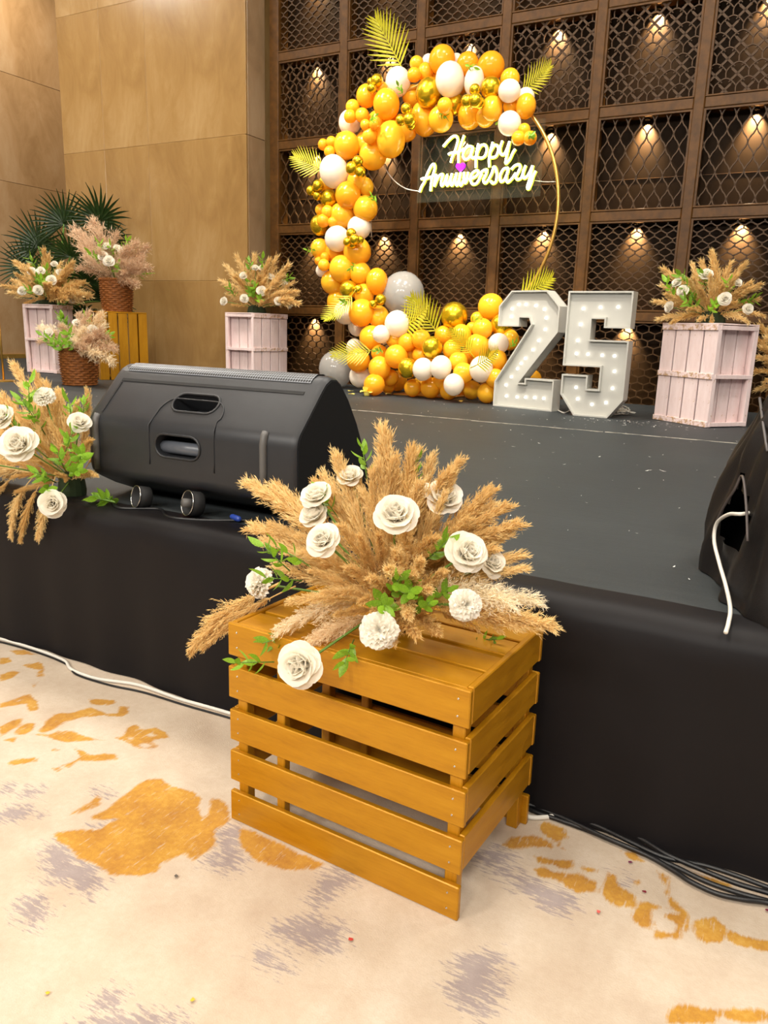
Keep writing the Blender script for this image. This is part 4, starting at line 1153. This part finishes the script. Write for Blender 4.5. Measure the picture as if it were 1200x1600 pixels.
# balloon: unit radius, neck towards +Y
bp = []
for k in range(15):
    a = math.pi*k/14
    r = math.sin(a); z = -math.cos(a)
    if z > 0: z *= 1.0 + .22*z; r *= 1-.10*z
    bp.append((r if 0 < k < 14 else 0, z))
bp = bp[:-1] + [(.05, 1.2), (.035, 1.24), (.07, 1.30), (0, 1.30)]
bmesh_ = MB().lathe(bp, 24, Matrix.Rotation(math.radians(-90), 4, 'X'))
BAL = {k: MB().add(bmesh_.v, bmesh_.f).mesh('balloon', M['bal_'+k], True) for k in 'OWGT'}
# (px, py, rx, ry, colour, front rank)
ARCH = [(669,96,9,10,'W',0),(713,95,9,10,'W',0),(645,150,15,15,'O',0),(691,94,19,20,'O',1),(731,100,16,16,'O',1),(767,104,19.5,20,'O',1),(797,123,14,14,'O',1),(651,99,10,10,'O',1),(647,117,10,10,'O',2),(665,113,11,13,'O',1),
 (703,124,20,24,'W',2),(741,127,13.5,20,'W',2),(767,137,15,15,'G',2),(670,145,18,21,'G',2),(711,162,13,16,'G',1),(695,165,11,11,'O',3),(742,140,8,8,'G',3),(743,157,10,10,'G',3.4),(730,158,9,9,'G',3.2),(750,161,8,8,'G',2.8),
 (769,170,15,18,'O',2),(734,181,17,19,'O',1),(759,183,14,14,'O',1.4),(689,186,18,18,'O',1.6),(663,186,18,24,'O',1),(796,142,16,15.5,'W',2.4),(821,152,13,13,'W',1),(822,166,14,17,'O',1.6),(796,193,16.5,17,'W',2),(819,203,9,9,'O',2),(810,216,10,10,'O',2.4),(828,216,10,10,'O',2.4),(798,166,11,11,'O',1.5),(715,135,14,14,'O',0),(780,150,12,12,'O',0),(685,130,14,14,'O',0)]
LEFT = [(622,128,18,20,'W',1),(604,163,19,21,'O',2.2),(589,126,9,9,'G',2.6),(580,128,6,6,'G',2.4),(581,138,7,7,'G',3),(573,150,15,16,'O',1.4),(597,137,8,8,'O',2),(551,167,10,10,'O',2),(547,182,9,9,'O',2.6),(566,180,10,10,'O',2.2),(546,191,15,17,'W',1.2),
 (571,195,7.5,7.5,'O',3.4),(585,195,7.5,7.5,'O',3.4),(578,212,11,11,'O',3),(635,170,8,8,'G',3.2),(640,187,9.5,9.5,'G',3.4),(626,188,7.5,7.5,'G',3.2),(642,195,7,7,'G',3),(611,218,21,25,'O',2),(635,203,16,16,'O',1.2),(542,227,19,19,'O',2),(583,243,20,20,'O',1.6),(625,195,14,14,'O',.6),
 (570,225,16,16,'O',1),(590,190,15,15,'O',1),(505,226,7.5,8,'O',2.4),(518,222,8,8,'O',2.4),(515,237,8,8,'O',2.8),(535,218,10,10,'O',2.2),(522,268,20.5,23,'W',2.6),(559,252,8,8,'G',3.4),(550,263,9.5,9.5,'G',3.6),(563,269,8,8,'G',3.4),(497,290,8,8,'G',3),(486,298,7,7,'G',2.8),(496,306,6.5,6.5,'G',2.8),
 (514,310,13,13,'G',2.2),(544,305,18.5,19,'O',2.4),(571,326,18,18,'O',1.8),(510,288,12,12,'O',1.8),(558,284,15,15,'O',1.8),(572,292,11,13,'O',1.4),(501,328,8,8,'O',2),(512,331,9,9,'O',2.8),(505,345,9.5,9.5,'O',3),(520,347,7.5,7.5,'O',2.8),(500,352,14,15,'G',2),(534,337,18,18,'O',2),(561,356,17,17,'W',1.8),(527,373,18,18,'W',2.6),
 (549,365,7.5,7.5,'G',3.4),(554,374,7.5,7.5,'G',3.8),(543,378,6.5,6.5,'G',3.6),(562,375,6,6,'G',3.4),(551,382,6,6,'G',3.2),(501,389,14,15,'O',1.8),(558,393,20,20,'O',2),(524,394,15,15,'O',1.6),(534,420,18,19,'O',2.6),(506,414,8.5,8.5,'O',3),(508,402,7,7,'O',2.6),(498,408,6,6,'O',2.4),(503,423,9,9,'W',1.6),
 (563,427,15.5,16,'O',2),(589,440,15.5,19,'O',2),(520,441,17,17,'O',2),(545,453,13,13.5,'G',2.8),(560,452,6.5,6.5,'G',3),(569,460,15,15,'O',2.2),(595,468,8,8,'G',3),(583,475,6,6,'G',3.2),(540,488,17,17,'W',2.2),(565,489,18.5,20,'O',3),(528,472,15,18,'O',1.6),(592,495,15,16,'O',2),(558,510,13,14,'W',1.4)]
PILE = [(630,459,31,31,'T',.4),(621,506,18.5,19,'W',2.2),(596,522,13,13,'W',2.6),(580,527,17,17,'O',1.8),(617,530,13,13,'O',2),(636,535,13,13,'O',2.2),(658,530,14,14,'O',2.2),(554,543,12,13,'W',1),(560,563,17,17,'O',2.2),(562,588,15,16,'W',1.6),(593,575,16,17,'O',2.6),(593,552,12,12,'O',2),
 (619,557,16.5,17,'O',2.6),(637,575,14,15,'G',3),(661,577,15,16.5,'W',3.2),(675,543,15,16,'G',2.8),(657,555,12,12,'O',2),(610,590,12,12,'O',1.8),(640,552,13,13,'O',1.6),(710,494,20,20,'G',1.4),(767,479,18.5,18.5,'O',1),(754,514,15,15,'O',2),(746,498,10,10,'O',1.2),(784,508,16,16,'G',1.6),(779,537,15,15,'W',2.2),(797,531,13,15,'O',1.6),
 (721,524,15,16,'O',2),(746,541,17,18,'O',2.2),(694,524,14,14,'O',1.6),(706,546,13,14,'O',2.2),(689,574,15.5,17,'W',3.3),(716,565,14,14,'O',2.6),(724,583,15,15,'O',3),(752,577,17,19,'W',3),(777,562,14,15,'O',2.4),(774,591,14,14,'O',2.8),(709,601,14.5,16,'W',3.6),(737,512,8,8,'O',1.8),(690,595,13,13,'O',2.2),(735,555,14,14,'O',1.6),(671,560,14,14,'O',1.6),(625,540,14,14,'O',1),(760,545,14,14,'O',1),(832,592,13,13,'O',1)]
DECK = [(525,577,27,29,'T'),(585,601,17,17,'O'),(621,595,15.5,16,'O'),(645,606,14,14,'O'),(673,606,16.5,16.5,'O'),(701,611,14,14,'O'),(737,609,15,15,'O'),(761,614,15.5,16,'O'),(606,603,12,12,'O'),(657,600,12,12,'O'),(722,605,12,12,'O')]
CN = {'O': 'mango orange', 'W': 'pearl white', 'G': 'shiny gold', 'T': 'translucent grey'}
def balloon(P, rx, ry, colr, label, group):
    o = obj('balloon', BAL[colr]); o.location = P; rr = (rx+ry)/2
    o.scale = (rx, rr*.97, ry)
    j = random.Random(int(P.x*1000)); o.rotation_euler = (j.uniform(-.25, .25), j.uniform(-.2, .2), j.uniform(-.3, .3))
    return tag(o, label, 'balloon', group)
def zone_phrase(zone, P):
    if zone == 'arch':
        if P.x < -3.95: return 'in the garland top by the tall palm frond'
        return 'in the garland top over the neon sign' if P.x < -3.15 else 'at the garland tip where the bare hoop begins'
    if zone == 'col':
        if P.z > 3.35: return 'on the garland shoulder under the tall palm frond'
        if P.z > 2.75: return 'on the garland bend by the outward palm frond'
        return 'on the garland column halfway down the hoop' if P.z > 2.05 else 'low on the garland column above the heap'
    if P.x > -3.25: return 'in the balloon heap beside the number two'
    return 'in the middle of the balloon heap' if P.x > -4.05 else 'at the heap end by the translucent grey balloons'
for zone, L_ in (('arch', ARCH), ('col', LEFT), ('pile', PILE)):
    for (px, py, rx, ry, c_, f) in L_:
        Y = (8.12-.13*f) if zone != 'pile' else (8.15-.22*f)
        P = ony(px, py, Y); s_ = depth(P)/FPX
        if c_ == 'T': lb, g = 'big translucent grey balloon resting on top of the balloon heap', None
        else:
            k_ = 'large ' if rx >= 17 else ('medium ' if rx >= 12.5 else 'small ')
            lb = k_ + CN[c_] + ' balloon ' + zone_phrase(zone, P); g = k_ + CN[c_] + ' balloons ' + zone_phrase(zone, P)
        balloon(P, rx*s_*1.1, ry*s_*1.1, c_, lb, g)
for (px, py, rx, ry, c_) in DECK:           # lowest balloons touch the deck
    Y = 7.3
    for _ in range(30):
        P = ony(px, py, Y); rz = ry*depth(P)/FPX
        Y += (P.z - rz - S - .004)/abs(ray(px, py)[2]/ray(px, py)[1])
    P = ony(px, py, Y); s_ = depth(P)/FPX
    if c_ == 'T': lb, g = 'big translucent grey balloon on the deck at the heap\'s end beside the monitor', None
    else: lb = CN[c_]+' balloon in the bottom row of the heap touching the deck'; g = 'balloons in the bottom row on the deck'
    balloon(P, rx*s_, ry*s_, c_, lb, g)

# palm fronds and leaf tufts tucked in the garland
def frond_mb(n, L, w, bend=.25, droop=.35, seed=0, fan=1.0, lw=.05):
    R = random.Random(seed); b = MB(); ax = lambda t: Vector((bend*t*t*L, 0, t*L))
    b.tube([ax(i/8) for i in range(9)], [.012*L*(1-.6*i/8)+.002 for i in range(9)], 5)
    for i in range(n):
        t = .22+.78*i/(n-1); ln = w*L*(math.sin(math.pi*(.18+.70*t)))*R.uniform(.9, 1.1)
        for s_ in (-1, 1):
            tan = (ax(min(1, t+.02))-ax(t-.02)).normalized(); ang = math.radians(62-38*t)*fan
            d = tan*math.cos(ang)+Vector((0, s_, 0))*math.sin(ang)
            nrm = d.cross(tan).normalized()
            p0 = ax(t); P = []
            for k in range(5):
                q = k/4; c_ = p0 + d*ln*q + Vector((droop*ln*q*q*.5, 0, 0)) + Vector((0, 0, -.12*ln*q*q))
                ww = lw*L*.35*(math.sin(math.pi*(.12+.86*q)))**.8*(1-.5*q)
                sd = tan.cross(nrm).normalized(); sd = d.cross(nrm).normalized()
                P.append([c_-sd*ww, c_+nrm*ww*.3*s_, c_+sd*ww])
            b.grid(P)
    return b
FR = [frond_mb(12, 1, .55, .2, .3, 1, 1.0, .075).mesh('palm_frond', M['palm_y'], True), frond_mb(12, 1, .50, .5, .45, 2, .9, .07).mesh('palm_frond', M['palm_y'], True)]
def frond(px0, py0, px1, py1, Y, v, label, roll=0.0, dy=0.0, face=-.9):
    A = ony(px0, py0, Y); B = ony(px1, py1, Y+dy); d = B-A; L = d.length
    zl = d.normalized(); f = Vector((0, face, .2)); xl = (f - zl*f.dot(zl)).normalized(); xl = Quaternion(zl, roll) @ xl; yl = zl.cross(xl)
    o = obj('palm_frond', FR[v]); m = Matrix(((xl.x, yl.x, zl.x, 0), (xl.y, yl.y, zl.y, 0), (xl.z, yl.z, zl.z, 0), (0, 0, 0, 1)))
    o.matrix_world = Matrix.Translation(A) @ m @ Matrix.Scale(L, 4); return tag(o, label, 'palm leaf', 'palm fronds in the balloon garland')
frond(634, 118, 596, 42, 8.1, 0, 'upright yellow-green palm frond at the garland\'s upper shoulder')
frond(805, 150, 862, 112, 8.05, 0, 'yellow-green palm frond at the arch end above the hoop')
frond(512, 268, 468, 250, 8.0, 0, 'yellow-green palm frond spreading outwards from the garland column')
frond(690, 530, 650, 470, 7.75, 0, 'large yellow-green palm frond fanning over the heap beside the gold balloon')
frond(610, 520, 690, 490, 7.72, 1, 'yellow-green palm frond lying across the pearl balloon on the heap')
frond(800, 470, 865, 440, 7.7, 0, 'yellow-green palm frond rising behind the light-up number two')
frond(742, 560, 712, 520, 7.28, 1, 'narrow palm frond leaning on the heap beside the light-up number two')
frond(735, 575, 790, 552, 7.25, 1, 'narrow palm frond lying across the white balloon by the number two')
frond(590, 545, 540, 560, 7.45, 1, 'curling palm frond over the end of the heap by the grey balloon')
frond(556, 452, 528, 500, 7.6, 1, 'drooping palm frond hanging from the lower garland column')
for i, (px, py, Y) in enumerate(((630,150,7.7),(575,190,7.6),(525,208,7.8),(680,175,7.75),(722,100,7.7),(828,212,7.6),(590,318,7.75),(497,392,7.7),(556,410,7.6),(545,470,7.6),(600,548,7.4),(735,502,7.7),(795,545,7.4),(777,190,7.8))):
    P = ony(px, py, Y); o = obj('leaf_tuft', SPRIG_FAR[i % 2]); o.location = P; o.scale = (.13, .13, .13)
    o.rotation_euler = (math.radians(60+20*math.sin(i*3)), i*1.1, i*.7); tag(o, 'small green leaf tuft tucked between garland balloons', 'leaf tuft', 'leaf tufts in the balloon garland')

# yellow flower and petals on the deck
P = onz(573, 619, S); fl = empty('fallen_flower', (P.x, P.y, S+.01), 0, 'yellow artificial flower fallen on the deck before the heap', 'flower')
for k in range(9):
    a = k*2.4; m = Matrix.Translation((0, 0, .03)) @ Matrix.Rotation(a, 4, 'Z') @ Matrix.Rotation(-math.radians(30+50*(k % 2)), 4, 'X') @ Matrix.Scale(.085, 4)
    MB().grid([[m @ Vector((x, -y, z)) for x, y, z in row] for row in petal_pts(.55, .9, .3, .3, 5, 5, .08)]).build('petal', M['petal_y'], fl, True)
MB().lathe([(0, -.008), (.03, -.006), (.035, .03), (0, .045)], 10).build('flower_heart', M['petal_y'], fl, True)
for i, (px, py) in enumerate(((545, 613), (553, 618), (612, 617), (716, 628))):
    P = onz(px, py, S); o = MB().grid([[Vector((x*.06, z*.09, .012+.01*abs(x)+y*.03)) for x, y, z in row] for row in petal_pts(.5, .9, .3, .3)]).build('fallen_petal', M['petal_y'], None, True)
    o.location = (P.x, P.y, S); o.rotation_euler = (0, 0, i*1.3); tag(o, 'loose pale yellow petal lying on the deck by the balloon heap', 'petal', 'loose petals by the balloon heap')

# ================================================================== WHITE CRATES
def white_crate(label, corner, ang_deg, WR, WO, HT, mir=1):
    """corner: nearest foot; rail face runs along local -X.. ; local x axis = rail face, y axis = open face direction"""
    e = empty('white_crate', (corner[0], corner[1], S+.001), math.radians(ang_deg), label, 'crate')
    th = .014
    def bd(sz, loc, mat='white_wood', name='slat'):
        o = MB().box((0, 0, 0), sz, .002).build(name, M[mat], e); o.location = (loc[0], loc[1]*mir, loc[2])
    n = 4; g = .016; sw = (WR-3*g)/n
    for k in range(n):           # rail face (y = 0) and far face, upright slats
        x = sw/2+k*(sw+g)
        bd((sw, th, HT-.006), (x, th/2+.014, HT/2)); bd((sw, th, HT-.006), (x, WO-th/2, HT/2))
    sw2 = (WO-.07-2*.012)/3
    for k in range(3):           # closed end opposite to the open face
        bd((th, sw2, HT-.006), (WR-th/2-.001, .045+sw2/2+k*(sw2+.012), HT/2))
    for z in (.024, HT*.5, HT-.024):
        bd((WR, .014, .045), (WR/2, .007, z), 'white_worn', 'rail')
        bd((WR-.03, WO-.05, .016), (WR/2, WO/2+.01, z), 'white_wood', 'shelf')
        bd((.016, WO-.045, .034), (.008-.004, WO/2+.012, z), 'white_wood', 'edge_rail')
    for k in range(3):
        bd((th, sw2, HT-.03), (.085, .045+sw2/2+k*(sw2+.012), HT/2))
    for y in (.028+.012, WO-.030):
        bd((.03, .03, HT-.004), (.015, y, HT/2), 'white_wood', 'corner_post')
    bd((WR, WO, .012), (WR/2, WO/2, HT+.005), 'white_wood', 'top_board')
    return e, (WR, WO*mir, HT)
def crate_top(e, d):
    m = Matrix.Translation(e.location) @ Matrix.Rotation(e.rotation_euler.z, 4, 'Z'); return m @ Vector((d[0]/2, d[1]/2, d[2]+.012))
e_r, d_r = white_crate('whitewashed upright crate with worn rails beside the number five', (-.675, 6.885), 140.5, .64, .45, .835, -1)
e_m, d_m = white_crate('whitewashed upright crate against the marble wall beside the lattice', (-6.02, 7.75), 84, .62, .50, .86)
e_l, d_l = white_crate('whitewashed upright crate in the corner between palm and basket', (-8.95, 7.2), 100, .40, .50, .90)

# ------------------------------------------------------------------ gold crate at the back with a basket on it
e = empty('slatted_crate', (-7.72, 6.86, S+.001), math.radians(62), 'upright gold slatted crate carrying a wicker basket near the marble wall', 'crate')
gw, gd, gh = .60, .46, .835
def bd(sz, loc, mat, name='slat'):
    o = MB().box((0, 0, 0), sz, .003).build(name, M[mat], e); o.location = loc
n = 5; g = .016; sw = (gw-(n-1)*g)/n
for k in range(n):
    x = sw/2+k*(sw+g); bd((sw, .015, gh-.018), (x, .0075, (gh-.018)/2), 'gold_z'); bd((sw, .015, gh-.018), (x, gd-.0075, (gh-.018)/2), 'gold_z')
sw2 = (gd-.04-3*.016)/4
for k in range(4):
    if k in (0, 3): bd((.015, sw2, gh-.018), (.009, .02+sw2/2+k*(sw2+.016), (gh-.018)/2), 'gold_z')
    bd((.015, sw2, gh-.018), (gw-.009, .02+sw2/2+k*(sw2+.016), (gh-.018)/2), 'gold_z')
for x in (.033, gw-.033):
    for y in (.032, gd-.032): bd((.028, .028, gh-.02), (x, y, (gh-.02)/2), 'gold_z', 'corner_post')
bd((gw, gd, .016), (gw/2, gd/2, gh-.008), 'gold_x', 'top_board'); bd((gw-.08, gd-.08, .012), (gw/2, gd/2, .04), 'gold_x', 'bottom_board')
gtop = (Matrix.Translation(e.location) @ Matrix.Rotation(e.rotation_euler.z, 4, 'Z')) @ Vector((gw/2, gd/2, gh))

# ------------------------------------------------------------------ wicker baskets
def basket(label, loc, r, h):
    e = empty('wicker_basket', loc, .3, label, 'basket')
    rows = 15; prof = []
    for i in range(rows*3+1):
        q = i/(rows*3); prof.append((r*(.88+.12*math.sin(q*math.pi*.62)), h*q))
    ns = 72
    rip = lambda i, k: (.009*math.sin(k/ns*2*math.pi*12 + math.pi*((i//3) % 2)) + (.008 if i % 3 == 1 else -.006))
    b = MB(); b.lathe(prof, ns, None, rip); b.f = [f for f in b.f if len(f) == 4]
    b.build('weave', M['wicker'], e, True)
    MB().lathe([(0, .006), (r*.86, .006), (r*.87, .02), (0, .02)], 32).build('basket_floor', M['wicker'], e)
    top = r*(.88+.12*math.sin(math.pi*.62))
    for s_ in range(2):
        MB().tube([((top+.004*math.sin(a*22+s_*math.pi))*math.cos(a), (top+.004*math.sin(a*22+s_*math.pi))*math.sin(a), h+.008*math.cos(a*22+s_*math.pi)) for a in np.linspace(0, 2*math.pi, 177)[:-1]], .010, 6, closed=True).build('rim_braid', M['wicker'], e, True)
    MB().lathe([(0, 0), (r*.86, 0), (r*.9, .012), (r*.86, .022), (0, .022)], 32).build('base_coil', M['wicker'], e, True)
    return e
b1 = basket('wicker basket of pampas standing on the deck before the crates', (-7.25, 6.14, S+.001), .205, .40)
b2 = basket('wicker basket of pampas standing on the upright gold crate', (gtop.x, gtop.y, gtop.z+.001), .198, .39)
b3 = basket('wicker basket of pampas on the deck behind the whitewashed crate', (.06, 7.9, S+.001), .235, .40)

# ------------------------------------------------------------------ far flower arrangements
c_ = crate_top(e_r, d_r)
arrangement('flower_arrangement', 'pampas and white rose spray on the crate beside the number five', (c_.x, c_.y, c_.z+.07), c_.z, .36, .36,
  roses=[(1068,456,10),(1104,431,11),(1132,468,11),(1047,480,9),(1167,483,9),(1058,443,8),(1152,443,7)],
  tips=[(1040,418,0),(1060,428,.1),(1116,392,.05),(1162,410,0),(1187,440,0),(1194,490,-.1),(1024,468,-.05),(1028,496,-.1),(1082,412,.1),(1142,408,.1),(1112,512,-.3),(1170,500,-.25),(1050,500,-.25),(1095,450,-.2),(1125,440,-.2),(1185,465,.1),(1035,445,.1),(1150,470,-.2),(1075,480,-.3),(1100,408,.1),(1090,500,-.3)],
  sprigs=[(1072,440,.2),(1080,460,.2),(1078,475,.2),(1048,452,.18),(1165,470,.18),(1115,480,.18),(1100,440,.18),(1135,450,.18)], near=False, kinds=('plume',), extra=14, seed=3, foam_r=.12, fat=1.15)
c_ = crate_top(e_m, d_m)
arrangement('flower_arrangement', 'pampas and white rose spray on the crate against the marble wall', (c_.x, c_.y, c_.z+.07), c_.z, .44, .44,
  roses=[(381,432,7),(399,420,6),(422,433,7),(443,444,7),(408,455,8),(382,467,7),(351,471,7),(434,471,7),(450,476,7),(409,420,6)],
  tips=[(373,400,0),(395,398,.1),(418,405,0),(431,401,.1),(353,413,0),(345,436,0),(450,413,0),(465,451,0),(467,470,-.1),(355,457,-.2),(458,440,.1),(363,475,-.2),(405,430,-.3),(390,440,-.3),(420,450,-.3),(365,445,-.2),(440,430,0),(410,470,-.35),(455,465,-.1),(380,420,0),(400,410,.1)],
  sprigs=[(390,448,.22),(398,455,.22),(392,460,.22),(437,437,.2),(445,438,.2),(390,418,.2),(410,415,.2),(362,455,.2),(405,470,.2)], near=False, kinds=('plume',), extra=12, seed=4, foam_r=.12, fat=1.15)
c_ = crate_top(e_l, d_l)
arrangement('flower_arrangement', 'pampas and white rose spray on the corner crate beside the palm', (c_.x, c_.y, c_.z+.07), c_.z, .46, .46,
  roses=[(50,425,7),(64,424,7),(94,427,7),(80,438,8),(60,454,8),(35,455,7),(112,467,7),(85,414,6)],
  tips=[(24,404,0),(69,391,0),(21,435,0),(15,456,-.1),(111,407,0),(130,440,0),(140,459,-.1),(124,435,.1),(38,472,-.2),(76,398,.1),(110,417,0),(70,440,-.3),(90,450,-.3),(50,440,-.3),(100,465,-.3),(120,455,-.1),(45,415,0),(30,445,0),(95,410,.1),(60,465,-.3)],
  sprigs=[(52,412,.22),(60,440,.22),(65,445,.22),(103,450,.22),(108,452,.2),(72,430,.2),(88,430,.2),(48,455,.2)], near=False, kinds=('plume',), extra=12, seed=5, foam_r=.12, fat=1.2)
arrangement('flower_arrangement', 'brownish pampas with white roses filling the basket on the gold crate', (b2.location.x, b2.location.y, b2.location.z+.36), b2.location.z+.023, .40, .42,
  roses=[(167,386,7),(161,401,8),(170,409,9),(191,394,8),(183,388,6)],
  tips=[(114,357,0),(144,342,.1),(182,362,.05),(214,376,0),(234,418,-.1),(217,444,-.15),(231,383,.1),(120,418,-.1),(202,440,-.25),(125,385,-.1),(155,365,-.1),(200,385,-.1),(208,410,-.2),(140,400,-.2),(225,400,0),(195,425,-.25),(130,370,.1)],
  sprigs=[(150,402,.2),(153,408,.2),(158,390,.2),(185,420,.2),(195,385,.2),(225,428,.18),(175,395,.2)], near=False, kinds=('plume_brown',), extra=8, seed=6, foam_r=.15, fat=1.0)
arrangement('flower_arrangement', 'pale pampas with white roses filling the basket on the deck', (b1.location.x, b1.location.y, b1.location.z+.36), b1.location.z+.023, .38, .36,
  roses=[(77,522,8),(144,517,9),(120,506,7)],
  tips=[(140,485,0),(160,488,.05),(179,545,-.1),(176,566,-.15),(125,490,.1),(65,510,0),(60,532,-.1),(150,552,-.25),(160,515,-.1),(115,530,-.3),(130,540,-.3),(95,515,-.1),(168,525,-.1),(85,535,-.2),(140,525,-.2)],
  sprigs=[(75,532,.2),(85,538,.2),(100,505,.22),(105,510,.22),(108,525,.22),(155,532,.22),(162,530,.2),(138,508,.2),(95,540,.2),(110,540,.2)], near=False, kinds=('plume_brown', 'plume_pale'), extra=8, seed=7, foam_r=.15, fat=1.0)
arrangement('flower_arrangement', 'tan pampas spray in the basket behind the whitewashed crate', (b3.location.x, b3.location.y, b3.location.z+.36), b3.location.z+.023, .42, .42,
  roses=[(1240,540,9),(1225,570,9)], tips=[(1181,528,-.1),(1178,575,-.2),(1184,605,-.3),(1190,508,0),(1184,552,-.2),(1195,590,-.3),(1200,525,-.2),(1192,540,-.2)], sprigs=[(1220,550,.2),(1235,560,.2)],
  near=False, kinds=('plume',), extra=12, seed=8, foam_r=.15, fat=1.2)

# ------------------------------------------------------------------ palm in the corner
PB = Vector((-9.85, 8.0, S))
palm = empty('potted_palm', (PB.x, PB.y, S+.001), 0, 'dark green fan palm in a pot behind the corner crate', 'plant')
MB().lathe([(.0, 0), (.17, 0), (.23, .36), (.25, .38), (.22, .38), (.2, .33), (0, .33)], 24).build('pot', M['pot'], palm, True)
MB().tube([(0, 0, .3), (.02, 0, .7), (0, .02, 1.1)], [.04, .035, .03], 8).build('trunk', M['stem'], palm, True)
def fan_mb(seed):
    R = random.Random(seed); b = MB()
    for k in range(26):
        a = math.radians(-125+250*k/25); L = R.uniform(.8, 1.0)*(1-.25*abs(math.sin(a*.5)))
        d = Vector((math.sin(a), 0, math.cos(a))); sd = Vector((math.cos(a), 0, -math.sin(a))); P = []
        for j in range(6):
            q = j/5; w = .042*math.sin(math.pi*(.10+.88*q))**.7*(1-.55*q); c_ = d*L*q + Vector((0, -.20*q*q-.02*(k % 2), -.10*q**3))
            P.append([c_-sd*w, c_+Vector((0, .02, 0)), c_+sd*w])
        b.grid(P)
    return b.mesh('fan_leaf', M['palm_d'], True)
FAN = [fan_mb(s) for s in (1, 2, 3)]
for i, (px, py, dy, s_) in enumerate(((155,345,.0,.62),(100,350,.05,.60),(60,385,.0,.62),(40,420,-.1,.55),(165,380,-.15,.55),(110,400,-.25,.55),(140,440,-.2,.55),(80,430,-.1,.5),(130,490,-.1,.55),(165,470,.0,.55),(120,500,-.1,.5),(75,470,.0,.5))):
    P = ony(px, py, PB.y+dy); P = P-palm.location
    o = obj('fan_leaf', FAN[i % 3], palm); root = Vector((0, .01, .75)); d = (P-root)
    MB().tube(smooth_path([root, root.lerp(P, .5)+Vector((0, 0, .08)), P], 5), [.014]*11, 6).build('leaf_stalk', M['stem'], palm, True)
    zl = (d.normalized()+Vector((0, -.1, .35))).normalized(); xl = Vector((1, .5, 0)); xl = (xl-zl*xl.dot(zl)).normalized(); yl = zl.cross(xl)
    o.matrix_basis = Matrix.Translation(P) @ Matrix(((xl.x, yl.x, zl.x, 0), (xl.y, yl.y, zl.y, 0), (xl.z, yl.z, zl.z, 0), (0, 0, 0, 1))) @ Matrix.Scale(s_, 4)

# ------------------------------------------------------------------ thin brass pole at the left edge
P = onz(6, 596, S)
pole = empty('slim_stand', (P.x, P.y, S+.001), 0, 'slim brass pole stand on the deck beside the left marble wall', 'stand')
MB().tube([(0, 0, .01), (0, 0, .95)], .012, 8).build('pole', M['brass'], pole, True)
MB().lathe([(0, 0), (.13, 0), (.13, .012), (.03, .02), (0, .02)], 20).build('base', M['brass'], pole)

# ------------------------------------------------------------------ cables along the foot of the stage
fz = .007
f_ = lambda L_, z=fz: [onz(x, y, z) for x, y in L_]
cable('floor_cable', 'grey-white cable lying along the skirt foot, loose by the crate', f_([(-60,985),(0,998),(60,1016),(100,1032),(112,1046),(150,1060),(205,1068),(235,1076),(280,1092),(330,1106),(380,1121),(450,1143)]), .0065, M['cable_white'])
cable('floor_cable', 'thin black cable lying beside the white cable at the skirt foot', f_([(-60,992),(0,1003),(60,1020),(104,1038),(120,1054),(170,1070),(225,1082),(290,1102),(350,1119),(420,1140)], .005), .004, M['cable_black'])
cable('floor_cable', 'short white cable lying behind the big crate\'s back leg', f_([(760,1262),(800,1270),(830,1277),(850,1277),(872,1274)], .007), .007, M['cable_white'])
right = [[(800,1250),(835,1268),(870,1280),(930,1302),(1000,1332),(1050,1352),(1100,1376),(1150,1394),(1210,1411),(1300,1440)],
         [(800,1246),(840,1262),(880,1278),(940,1306),(1010,1336),(1052,1360),(1080,1378),(1120,1396),(1160,1405),(1210,1413),(1300,1445)],
         [(820,1256),(860,1264),(900,1278),(940,1294),(990,1318),(1040,1340),(1100,1352),(1150,1368),(1210,1390),(1300,1420)],
         [(900,1268),(940,1280),(1000,1310),(1040,1334),(1090,1356),(1150,1380),(1210,1398),(1300,1428)]]
lbs = ['glossy black cable bundle strand, lowest on the carpet by the crate', 'black cable strand dipping onto the carpet print by the skirt', 'black cable strand running close to the skirt foot', 'black cable strand crossing the bundle at the skirt foot']
for i, L_ in enumerate(right):
    pts = f_(L_, .008+.004*i); pts += [Vector((x, 1.945-.012*i+.008*math.sin(x*3+i), .008+.002*i)) for x in (.55, 1.0, 1.6, 2.3, 3.1, 4.2)]
    cable('floor_cable', lbs[i], pts, .0065, M['cable_black'])
# crumbs and leaf bits on the carpet
R = random.Random(12)
for i, (px, py, cl) in enumerate(((276,1371,(90,80,70)),(984,1349,(120,40,80)),(1007,1395,(130,30,50)),(935,1427,(210,90,80)),(75,1554,(210,170,40)),(16,1009,(90,130,60)),(302,1565,(200,180,60)),(548,1470,(190,60,50)),(1198,1425,(120,30,60)))):
    P = onz(px, py, 0); r = .006
    b = MB(); b.add([(r*R.uniform(.7, 1.4)*math.cos(a), r*R.uniform(.6, 1.2)*math.sin(a), .002+.004*R.random()) for a in (0, 1.2, 2.6, 3.9, 5.1)], [(0, 1, 2, 3, 4)])
    o = b.build('confetti', plain('confetti', srgb(*cl), .7)); o.location = (P.x, P.y, .001); tag(o, 'tiny coloured confetti scrap lying on the printed carpet', 'confetti', 'confetti scraps on the carpet')
